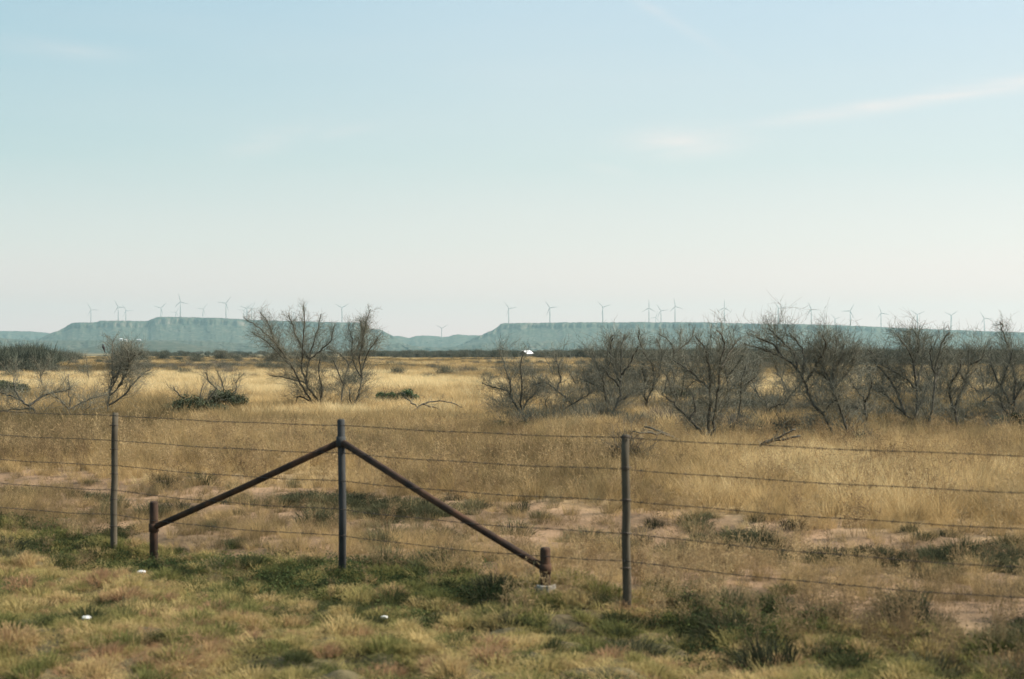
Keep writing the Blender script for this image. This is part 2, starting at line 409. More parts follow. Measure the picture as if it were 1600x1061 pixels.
# ------------------------------------------------------------------ mesas and hills
def mesa(name, outline, D, talus, cliff_frac, seed, back=3600, lift=0.0, cliff=True, step=1.6):
    ox = np.array([p[0] for p in outline], float); oy = np.array([p[1] for p in outline], float)
    px = np.arange(ox[0], ox[-1] + 0.01, step)
    top = CAMH + (HOR - np.interp(px, ox, oy)) / 1600 / F * D
    top = top + (vnoise(px / 3.1, px * 0, seed) - 0.5) * 2.5
    an = (px - 800) / 1600 / F
    rows = []
    gul = fbm(px / 9.0, px * 0 + 3, 4, seed + 1)            # gullies along the face
    gul2 = fbm(px / 26.0, px * 0 + 8, 3, seed + 2)
    T = [(-1.0, 0.0), (-0.8, 0.07), (-0.62, 0.15), (-0.48, 0.25), (-0.36, 0.36), (-0.26, 0.47), (-0.17, 0.58), (-0.10, 0.68), (-0.055, 0.76),
         (-0.03, 0.80), (-0.02, 0.93), (-0.006, 0.965), (0.0, 1.0)]
    tt = np.array([q[0] for q in T]); hh = np.array([q[1] for q in T])
    ts = np.concatenate([np.linspace(-1.0, -0.06, 34), [-0.045, -0.03, -0.025, -0.02, -0.013, -0.006, 0.0]])
    for k, t in enumerate(ts):
        h = float(np.interp(t, tt, hh))
        if not cliff: h = 1 + t
        y_ = np.full_like(px, t * talus / 60.0)
        n1 = fbm(px / 7.0 + y_ * 0.12, y_ * 0.35, 4, seed + 3) - 0.5        # spurs that wander as they run down
        n2 = fbm(px / 2.6, y_ * 0.8, 3, seed + 7) - 0.5
        env = 4 * h * (1 - h) + 0.12
        dd = D + t * talus + (gul2 - 0.5) * 260 * (1 - h * 0.5) + n1 * 230 * env
        prof_ = h if cliff else 0.5 - 0.5 * math.cos(math.pi * h)
        z = top * prof_ + (n1 * 34 + n2 * 5) * 4 * h * (1 - h) * np.clip(top / 120, 0.2, 1)
        if k == 0: z = z * 0 - 0.6
        rows.append((dd, z))
    for t in np.linspace(60, back, 7): rows.append((np.full_like(px, D + t), top - 0.5 - 0.0015 * t))
    rows.append((np.full_like(px, D + back + 300), top * 0 - 0.6))
    DD = np.array([a for a, b in rows]); ZZ = np.array([b for a, b in rows])
    # subdivide rows for relief
    X = DD * an[None, :]
    o = grid_mesh(name, X, DD, ZZ, M['mesa'], smooth=True)
    return tag(o, kind='structure')
left_top = [(-140, 545), (-60, 540), (20, 536), (60, 530), (78, 521), (88, 518), (97, 514), (105, 509), (111, 505), (116, 504), (150, 503.5), (156, 501.2), (231, 501.5), (237, 498.5), (243, 496), (250, 495),
            (300, 495.5), (350, 497.5), (400, 500), (460, 502), (500, 503), (560, 504.5), (565, 507), (571, 511), (578, 513.5), (594, 515), (600, 518), (612, 524), (624, 531), (640, 540), (655, 547)]
right_top = [(700, 546), (722, 537), (738, 529), (750, 524.5), (760, 520), (770, 516), (777, 511.5), (782, 506.5), (787, 505), (900, 504), (1010, 503.5), (1100, 503.5), (1200, 506), (1300, 507.5),
             (1350, 510), (1400, 512.5), (1500, 516), (1600, 519.5), (1700, 523), (1850, 526), (2000, 530)]
hills_top = [(560, 546), (590, 535), (612, 526), (622, 525), (632, 526.5), (639, 528.5), (648, 525.5), (660, 524.5), (680, 525), (692, 527), (700, 526.5), (709, 524), (716, 522), (723, 523.6), (742, 524),
             (754, 525), (770, 530), (800, 540), (830, 546)]
mesa('mesa', left_top, 7000.0, 1500.0, 0.8, 5)
mesa('mesa', right_top, 6700.0, 1300.0, 0.8, 31)
mesa('hills', hills_top, 8400.0, 1200.0, 0.8, 47, back=700, cliff=False)
mesa('hills', [(560, 547), (600, 541), (614, 537.5), (624, 536), (632, 538.5), (650, 541), (690, 543), (730, 540.5), (760, 536), (790, 534), (850, 533), (950, 538), (1100, 543), (1200, 547)], 5600.0, 600.0, 0.8, 61, back=300, cliff=False)
mesa('hills', [(-330, 512), (-100, 515), (0, 517), (50, 518), (72, 520), (110, 525), (180, 540), (220, 547)], 9300.0, 900.0, 0.8, 71, back=900, cliff=False)
mesa('hills', [(-350, 524), (-100, 527), (-20, 526), (20, 530), (60, 532), (150, 532), (240, 531.5), (330, 533), (420, 539), (520, 545), (560, 548)], 5300.0, 900.0, 0.8, 83, back=400, cliff=False)

# ------------------------------------------------------------------ wind turbines
def plateau_z(px):
    if px < 660: o, D = left_top, 7000.0
    else: o, D = right_top, 6700.0
    return CAMH + (HOR - float(np.interp(px, [p[0] for p in o], [p[1] for p in o]))) / 1600 / F * D - 3.0
HUBH = 82.0
def make_turbine():
    root = empty('wind_turbine', (0, 0, 0))
    b = MB(); b.tube([(0, 0, -8), (0, 0, 25), (0, 0, 55), (0, 0, 80)], [2.3, 2.1, 1.75, 1.35], 12); b.build('tower', M['turbine'], root, True)
    b = MB(); b.tube([(0, -5.2, HUBH), (0, -4.5, HUBH), (0, 4, HUBH), (0, 7.5, HUBH)], [1.2, 1.9, 2.0, 1.2], 8); b.build('nacelle', M['turbine'], root, True)
    hub = MB(); hub.tube([(0, -2.2, 0), (0, -1.4, 0), (0, 0, 0), (0, 1.1, 0)], [0.3, 1.2, 1.8, 1.5], 10); h = hub.build('hub', M['turbine'], root, True)
    h.location = (0, -6.4, HUBH)
    for k in range(3):
        bl = MB(); L = 41.0
        st = [(0.0, 0.95, 0.9), (0.06, 1.3, 0.7), (0.18, 2.1, 0.42), (0.4, 1.55, 0.28), (0.7, 1.0, 0.16), (0.93, 0.6, 0.08), (1.0, 0.15, 0.04)]
        V = []; Fc = []
        for i, (f, w, tk) in enumerate(st):
            for cx, cy in ((-0.4, 0), (0, -0.5), (0.6, 0), (0, 0.5)):
                V.append((cx * w * 1.5, cy * tk * 1.6 - 0.02 * f * L, 1.0 + f * L))
        for i in range(len(st) - 1):
            for q in range(4):
                Fc.append((i * 4 + q, i * 4 + (q + 1) % 4, (i + 1) * 4 + (q + 1) % 4, (i + 1) * 4 + q))
        Fc.append((3, 2, 1, 0)); e = (len(st) - 1) * 4; Fc.append((e, e + 1, e + 2, e + 3))
        bl.add(V, Fc); o = bl.build('blade', M['turbine'], h, False)
        o.rotation_euler = (0, math.radians(120 * k), 0)
    return root
def copy_tree(o, parent=None):
    c = o.copy(); COL.objects.link(c)
    if parent is not None: c.parent = parent
    for ch in list(o.children): copy_tree(ch, c)
    return c
# photo column, hub row, phase of one blade from upright (clockwise), label
TURB = [
 (142, 484.3, -30, 'wind turbine at the far left end, above the lowest step of the left mesa'),
 (184.7, 480, -28, 'taller of the two pale wind turbines close together on the left mesa\'s lower step'),
 (196.6, 485.6, -32, 'shorter wind turbine just right of a taller one on the left mesa\'s lower step'),
 (251.5, 481.4, 45, 'wind turbine standing where the left mesa\'s highest step begins'),
 (274.5, 488, 30, 'faint small wind turbine just left of the tallest turbine on the left mesa'),
 (281.8, 471.7, -14, 'tallest wind turbine on the left mesa, its upper blade nearly upright'),
 (317, 483, 37, 'shorter wind turbine between the two tallest ones on the left mesa'),
 (353, 474, 38, 'second tallest wind turbine on the left mesa, right of the tallest one'),
 (381, 485, 35, 'leftmost and shortest of three wind turbines bunched together on the left mesa'),
 (385.5, 482, 48, 'middle one of three wind turbines bunched together on the left mesa'),
 (393, 481.5, 28, 'rightmost of three wind turbines bunched together on the left mesa'),
 (458, 494, 10, 'tiny far wind turbine left of the large bare tree\'s upright stems'),
 (475.5, 479.6, 36, 'wind turbine seen through the top of the large bare tree left of centre'),
 (534.4, 481, 60, 'wind turbine near the right end of the left mesa, above the fence\'s braced post'),
 (794.9, 482, -38, 'wind turbine at the left tip of the right mesa'),
 (859.3, 481, -36, 'second wind turbine from the left tip of the right mesa'),
 (941.8, 480, -48, 'lone wind turbine third from the left tip of the right mesa'),
 (1014, 481.4, 0, 'leftmost of the cluster of wind turbines on the middle of the skyline'),
 (1024.4, 496, 20, 'tiny far wind turbine between two larger ones on the right mesa'),
 (1032.9, 485.4, -35, 'shorter wind turbine left of the tallest one in the right mesa cluster'),
 (1054.8, 479, -12, 'rightmost and tallest wind turbine of the cluster on the right mesa'),
 (1131.8, 481, 2, 'lone wind turbine right of the cluster on the right mesa'),
 (1216.4, 481.8, -40, 'wind turbine above the long leaning branches of the right hand trees'),
 (1267.8, 483.5, -25, 'wind turbine with a near level blade to its right, above the twisted leaning tree'),
 (1305, 498, 75, 'tiny far wind turbine barely above the rim of the right mesa'),
 (1328.6, 486.2, 30, 'wind turbine where the right mesa starts sloping down, fifth from the right edge'),
 (1376.7, 489.5, -20, 'slim wind turbine fourth from the right end of the line on the sloping mesa'),
 (1433.6, 491.7, -55, 'wind turbine above the tallest stems of the many stemmed right hand tree'),
 (1486, 492.8, 55, 'wind turbine last but one at the right end of the mesa'),
 (1538, 497.8, -30, 'rightmost wind turbine, low on the falling end of the right mesa'),
 (690, 513, -60, 'faint far wind turbine in the gap between the two mesas'),
]
proto = make_turbine()
TG = 'wind turbines along the mesa tops'
for i, (px, hy, ph, lab) in enumerate(TURB):
    o = proto if i == 0 else copy_tree(proto)
    pz = plateau_z(px)
    if px == 690: pz = 55.0
    D = (pz + HUBH - CAMH) * 1600 * F / (HOR - hy)
    D = min(D, 10500.0)
    if px != 690: D = max(D, (7060.0 if px < 660 else 6760.0))
    hubz = CAMH + (HOR - hy) / 1600 / F * D
    o.location = (at(px, D), D, hubz - HUBH)
    o.rotation_euler = (0, 0, math.radians([8, -12, 15, -5, 20, 0][i % 6]) - at(px, 1.0))
    for ch in o.children:
        if ch.name.split('.')[0] == 'hub': ch.rotation_euler = (0, math.radians(ph), 0)
    tag(o, lab, 'wind turbine', TG)

# ------------------------------------------------------------------ far buildings
def gable(root, L, W, H, R_, wallm, roofm, windows):
    b = MB(); b.box((0, 0, H / 2 - 1.0), (L, W, H + 2.0))
    V = [(-L / 2, -W / 2, H + .001), (-L / 2, W / 2, H + .001), (-L / 2, 0, H + R_), (L / 2, -W / 2, H + .001), (L / 2, W / 2, H + .001), (L / 2, 0, H + R_)]
    b.add(V, [(0, 2, 1), (3, 4, 5), (0, 3, 5, 2), (1, 2, 5, 4)])
    b.build('wall', wallm, root)
    rf = MB(); e = 0.45; tkn = 0.16; sl_ = R_ / (W / 2)
    for s in (-1, 1):
        y0, z0 = s * (W / 2 + e), H - e * sl_ + 0.05
        V = [(-L / 2 - e, y0, z0), (L / 2 + e, y0, z0), (L / 2 + e, 0, H + R_ + 0.05), (-L / 2 - e, 0, H + R_ + 0.05)]
        V += [(a, b_, c + tkn) for a, b_, c in V]
        rf.add(V, [(0, 1, 2, 3), (7, 6, 5, 4), (0, 4, 5, 1), (1, 5, 6, 2), (2, 6, 7, 3), (3, 7, 4, 0)])
    rf.build('roof', roofm, root)
    for (wx, wz, ww, wh) in windows:
        w = MB(); w.box((wx, -W / 2 - 0.03, wz), (ww, 0.08, wh)); w.build('window' if wh < 1.8 else 'door', M['glass'], root)
Yb = 640.0
barn = empty('barn', (at(822, Yb), Yb, gz(at(822, Yb), Yb)), math.radians(58))
tag(barn, 'small dark walled barn with a bright white roof standing out on the far plain', 'barn')
gable(barn, 5.6, 4.0, 1.5, 1.25, M['dark_wall'], M['white_roof'], [(0.6, 0.85, 1.4, 1.85)])
for px, py, L, rz, lab in ((189, 531.3, 10, 8, 'bright white farmhouse at the foot of the left mesa, leftmost of three'), (196.8, 531.8, 7, -10, 'low white outbuilding just right of the leftmost white farmhouse'),
                           (217, 531.8, 12, 4, 'long low white farm building at the mesa foot, rightmost of three')):
    Yh = 4400.0
    z = zpx(py, Yh) - 2.0
    h = empty('farmhouse', (at(px, Yh), Yh, z), math.radians(rz))
    tag(h, lab, 'farmhouse', 'white farm buildings below the left mesa')
    gable(h, L, 8.0, 3.4 if L != 10 else 5.0, 1.8, M['white_wall'], M['white_roof'], [(-L * 0.25, 1.9, 1.2, 1.3), (L * 0.2, 1.9, 1.2, 1.3), (0, 1.05, 1.0, 2.1)])
    pass
# the low rise the farm stands on
def farm_rise():
    px = np.arange(60, 420, 3.0); an = (px - 800) / 1600 / F
    prof = np.clip(1 - np.abs((px - 230) / 175.0), 0, 1); prof = prof * prof * (3 - 2 * prof)
    rows = [(3600, -0.6, 0), (3900, 0, .35), (4150, 0, .75), (4380, 0, 1.0), (4650, 0, 1.02), (4900, 0, .7), (5200, -0.6, 0)]
    topz = zpx(532.0, 4400.0)
    X = np.array([a * an for a, b, c in rows]); Y = np.array([a + 0 * px for a, b, c in rows])
    Z = np.array([b + c * topz * prof + (vnoise(px / 9, px * 0 + a, 4) - .5) * 1.2 * c for a, b, c in rows]) - 0.6
    tag(grid_mesh('hills', X, Y, Z, M['mesa'], smooth=True), kind='structure')
farm_rise()

# ------------------------------------------------------------------ the wire fence
fence = empty('wire_fence', (float(P0[0]), float(P0[1]), gz(*P0)))
tag(fence, 'five strand barbed wire fence with slim posts and a steel post braced on both sides', 'fence')
FO = np.array(fence.location)
def fpt(px, py):
    x, y = fence_xy(px); return np.array([x, y, zpx(py, y)])
def part(mb, name, mat, smooth=True, parent=None):
    return mb.build(name, mat, fence if parent is None else parent, smooth, origin=FO)
def spos(s): return P0 + U * s
# slim posts: the two visible ones and their neighbours just outside the picture
sL = float(fs(*fence_xy(180.0))); sR = float(fs(*fence_xy(977.0)))
for s_, topy, lean in ((sL - 3.05, None, 0.01), (sL, 645, -0.015), (sR, 679, 0.012), (sR + 3.25, None, -0.01)):
    x, y = spos(s_); gz0 = gz(x, y)
    ztop = zpx(topy, y) if topy else gz0 + 1.40
    b = MB(); hgt = ztop - gz0
    pts = [(x + lean * (1 - k / 8) * 1.2 + 0.004 * math.sin(k * 2.1 + s_), y, gz0 - 0.3 + (hgt + 0.3) * k / 8) for k in range(9)]
    b.tube(pts, [0.036, 0.036, 0.035, 0.034, 0.034, 0.033, 0.033, 0.032, 0.029], 9)
    p = part(b, 'line_post', M['tpost']); p['label'] = 'slim weathered stake post'
    st = MB()
    for wz in (1.33, 1.09, 0.84, 0.58, 0.31):
        st.tube([(x - 0.045, y - 0.03, gz0 + wz), (x, y - 0.045, gz0 + wz + .008), (x + 0.045, y - 0.03, gz0 + wz)], 0.004, 4)
    part(st, 'wire_clip', M['wire'], parent=fence)
# centre steel post
c0 = P0; zt = zpx(655, c0[1]); zg = gz(*c0)
b = MB(); b.tube([(c0[0], c0[1], zg - 0.3), (c0[0] + 0.003, c0[1], zg + 0.6), (c0[0] - 0.012, c0[1], zt - 0.012), (c0[0] - 0.012, c0[1], zt)], [0.034, 0.034, 0.034, 0.026], 14)
cp = part(b, 'brace_post', M['steel'])
zj = zpx(690, c0[1])
b = MB(); b.tube([(c0[0] - 0.012, c0[1], zj - 0.05), (c0[0] - 0.012, c0[1], zj + 0.045)], 0.043, 14); part(b, 'collar', M['steel'])
# short anchor posts
def short_post(px, topy, rad):
    x, y = fence_xy(px); zg_ = gz(x, y); zt_ = zpx(topy, y)
    b = MB(); b.tube([(x, y, zg_ - 0.3), (x, y, zt_ - 0.02), (x, y, zt_)], [rad, rad, rad * 0.8], 14)
    return part(b, 'anchor_post', M['rust']), np.array([x, y])
sp1, a1 = short_post(241, 783, 0.041)
sp2, a2 = short_post(852, 855, 0.043)
sp2['label'] = 'rust brown anchor post at the right brace foot'
sp1['label'] = 'dark anchor post at the left brace foot'
for q, (axy, py) in enumerate(((a1, 824), (a2, 888))):
    e0 = np.array([c0[0] - 0.012, c0[1], zj]); e1 = np.array([axy[0], axy[1], zpx(py, axy[1])])
    dr = (e1 - e0) / np.linalg.norm(e1 - e0)
    m_ = e0 + (e1 - e0) * 0.5 + np.array([0, 0, -0.010])
    b = MB(); b.tube([e0 + dr * 0.02, m_, e1 - dr * 0.02], 0.031, 12)
    br = part(b, 'brace', M['rust']); br['label'] = ('left' if q == 0 else 'right') + ' slanting pipe brace'
    k = MB(); k.tube([e1 + np.array([0, 0, -0.04]), e1 + np.array([0, 0, 0.04])], 0.050, 14); part(k, 'bracket', M['rust'])
# concrete collar at the right anchor
b = MB(); x, y = a2; z0 = gz(x, y)
ring = []
for k in range(14):
    an = k / 14 * 2 * math.pi
    ring.append((x + (0.085 + 0.02 * math.sin(k * 2.3)) * math.cos(an), y - 0.03 + (0.08 + 0.015 * math.cos(k * 1.7)) * math.sin(an)))
V = [(p[0], p[1], z0 - 0.08) for p in ring] + [(p[0] * .93 + x * .07, p[1] * .93 + y * .07, z0 + 0.035 + 0.01 * math.sin(i * 1.9)) for i, p in enumerate(ring)]
b.add(V, [(i, (i + 1) % 14, 14 + (i + 1) % 14, 14 + i) for i in range(14)] + [tuple(range(14, 28))])
part(b, 'concrete_footing', M['concrete'], False)
# five strands: heights above the level plain, nearly straight between the posts
wire_rows = [(0, 641, 1600, 711), (0, 677, 1600, 768), (0, 714, 1600, 824), (0, 750, 1600, 884), (0, 787, 1600, 931)]
stops = [sL - 3.05, sL, 0.0, sR, sR + 3.25]
for wi, (x0, y0, x1, y1) in enumerate(wire_rows):
    b = MB(); pts = []
    zL = zpx(y0, fence_xy(0)[1]); zR = zpx(y1, fence_xy(1600)[1])
    hz_ = (zL + zR) / 2
    s0_, s1_ = float(fs(*fence_xy(0))), float(fs(*fence_xy(1600)))
    for i in range(len(stops) - 1):
        for k in range(14):
            f = k / 14; s_ = stops[i] + (stops[i + 1] - stops[i]) * f
            x, y = spos(s_) - NV * 0.036
            zz = zL + (zR - zL) * (s_ - s0_) / (s1_ - s0_)
            zz += -0.012 * 4 * f * (1 - f) * (1 + 0.4 * wi % 2) + 0.003 * math.sin(s_ * 5 + wi)
            pts.append((x, y, zz))
    x, y = spos(stops[-1]) - NV * 0.036; pts.append((x, y, zR))
    P_ = np.array(pts)
    # two twisted strands
    dense = np.linspace(0, len(P_) - 1, len(P_) * 6)
    D_ = np.stack([np.interp(dense, np.arange(len(P_)), P_[:, c]) for c in range(3)], 1)
    for ph in (0, math.pi):
        tw = D_.copy(); a = np.arange(len(D_)) * 0.9 + ph
        tw[:, 2] += 0.0019 * np.sin(a); tw[:, 0] += 0.0019 * np.cos(a) * NV[0]; tw[:, 1] += 0.0019 * np.cos(a) * NV[1]
        b.tube(tw, 0.0019, 4)
    # barbs every 12 cm
    Lw = stops[-1] - stops[0]
    for q in range(int(Lw / 0.125)):
        f = q / int(Lw / 0.125) * (len(D_) - 1); c = D_[int(f)]
        an = q * 1.7; dv = np.array([U[0] * 0.4, U[1] * 0.4, math.sin(an)]) * 0.012
        ev = np.array([NV[0], NV[1], math.cos(an)]) * 0.011
        b.tube([c - dv - ev, c + dv + ev], 0.0014, 3); b.tube([c - dv + ev, c + dv - ev], 0.0014, 3)
    part(b, 'barbed_wire', M['wire'])

# ------------------------------------------------------------------ mesquite trees
def rot_about(v, axis, a):
    axis = axis / (np.linalg.norm(axis) + 1e-9)
    return v * math.cos(a) + np.cross(axis, v) * math.sin(a) + axis * np.dot(axis, v) * (1 - math.cos(a))
def twig(mb, p, d, L, r_, lvl, rg, up=0.25):
    n = 4 if lvl > 0 else 3
    pts = [p]; cur = p; dd = d / np.linalg.norm(d)
    for i in range(n):
        dd = dd + rg.normal(0, 0.22, 3); dd[2] += up * 0.22
        dd = dd / np.linalg.norm(dd)
        cur = cur + dd * L / n; pts.append(cur)
    rad = [r_ * (1 - 0.75 * i / n) for i in range(n + 1)]
    mb.tube(pts, rad, 3 if lvl < 2 else 4, cap=False)
    if lvl > 0:
        m = 5 if lvl == 2 else 4
        for k in range(m):
            f = (k + 0.6 + rg.random() * 0.4) / (m + 0.4); i = min(int(f * n), n - 1)
            q = pts[i] + (pts[i + 1] - pts[i]) * (f * n - i)
            base = pts[i + 1] - pts[i]; base = base / np.linalg.norm(base)
            ax = rg.normal(0, 1, 3); ax = ax - base * np.dot(ax, base)
            nd = rot_about(base, ax, math.radians(rg.uniform(25, 60)))
            twig(mb, q, nd, L * rg.uniform(0.42, 0.68), max(r_ * 0.55, 0.003), lvl - 1, rg, up)
def smooth_line(P_, n=4):
    P_ = np.array(P_); out = []
    m = len(P_)
    for i in range(m - 1):
        p0 = P_[max(i - 1, 0)]; p1 = P_[i]; p2 = P_[i + 1]; p3 = P_[min(i + 2, m - 1)]
        for k in range(n):
            t = k / n
            out.append(0.5 * ((2 * p1) + (-p0 + p2) * t + (2 * p0 - 5 * p1 + 4 * p2 - p3) * t * t + (-p0 + 3 * p1 - 3 * p2 + p3) * t ** 3))
    out.append(P_[-1]); return np.array(out)
def tree(name, base, stems, seed, label, cat='tree', group=None, r0=0.040, dens=1.0, twL=0.62, first=0.28, bark='bark', tw_r=0.0085):
    """base: photo column,row of the foot; stems: side-view shape of every main stem, each given its own lean in depth"""
    rg = np.random.default_rng(seed)
    if base[0] > 700: stems = [[(px, py if py > 545 else 545 - (545 - py) * 0.82) for px, py in st] for st in stems]
    Y = ydist(base[1]); X = at(base[0], Y); g0 = gz(X, Y)
    sc_ = Y / 1600 / F
    root = empty(name, (X, Y, g0)); tag(root, label, cat, group)
    tr = MB(); cr = MB(); done = []
    for si, st in enumerate(stems):
        depth = rg.uniform(-0.75, 0.75)
        L = 0; P_ = []
        for j, (px, py) in enumerate(st):
            x = (px - base[0]) * sc_; z = (base[1] - py) * sc_
            if j: L += math.hypot(px - st[j - 1][0], py - st[j - 1][1]) * sc_
            z0 = (base[1] - st[0][1]) * sc_
            yy = depth * L * 0.75 + (z0 * 0.05) + rg.normal(0, 0.05)
            P_.append((x, yy if j else depth * 0.05, z))
        # a stem that starts at the foot goes into the soil
        foot = si == 0 or abs(st[0][1] - base[1]) < 6
        if foot: P_.insert(0, (P_[0][0] * 0.9, P_[0][1], P_[0][2] - 0.35))
        else:
            A = np.concatenate(done); dd_ = (A[:, 0] - P_[0][0]) ** 2 + (A[:, 2] - P_[0][2]) ** 2; q_ = A[int(np.argmin(dd_))]
            oy_ = q_[1] - P_[0][1]
            P_ = [(a, b + oy_, c) for a, b, c in P_]; P_[0] = tuple(q_)
        S = smooth_line(P_, 5); S[1:] = S[1:] + rg.normal(0, 0.012, S[1:].shape)
        done.append(S)
        n = len(S); rs = r0 * (1.0 if si == 0 else rg.uniform(0.6, 0.9))
        rad = [rs * (1 - 0.80 * i / n) + 0.006 for i in range(n)]
        tr.tube(S, rad, 7)
        seg = np.linalg.norm(np.diff(S, axis=0), axis=1); cum = np.concatenate([[0], np.cumsum(seg)]); tot = cum[-1]
        m = int(tot * 6.5 * dens) + 3
        for k in range(m):
            f = first + (0.97 - first) * ((k + rg.random()) / m) ** 1.12; q = f * tot
            i = min(int(np.searchsorted(cum, q)) - 1, n - 2); i = max(i, 0)
            p = S[i] + (S[i + 1] - S[i]) * ((q - cum[i]) / (seg[i] + 1e-9))
            base_d = (S[i + 1] - S[i]) / (seg[i] + 1e-9)
            ax = rg.normal(0, 1, 3); ax = ax - base_d * np.dot(ax, base_d)
            nd = rot_about(base_d, ax, math.radians(rg.uniform(20, 65)))
            nd[2] = abs(nd[2]) * 0.6 + nd[2] * 0.4 + 0.15
            twig(cr, p, nd, twL * rg.uniform(0.5, 1.25) * (1.3 - 0.95 * f), tw_r * (1.15 - 0.4 * f), 2 if rg.random() < 0.45 else 1, rg)
    tr.build('trunk', M[bark], root, True)
    cr.build('crown', M['twig'], root, False)
    return root
G1 = 'bare mesquite trees beyond the fence'
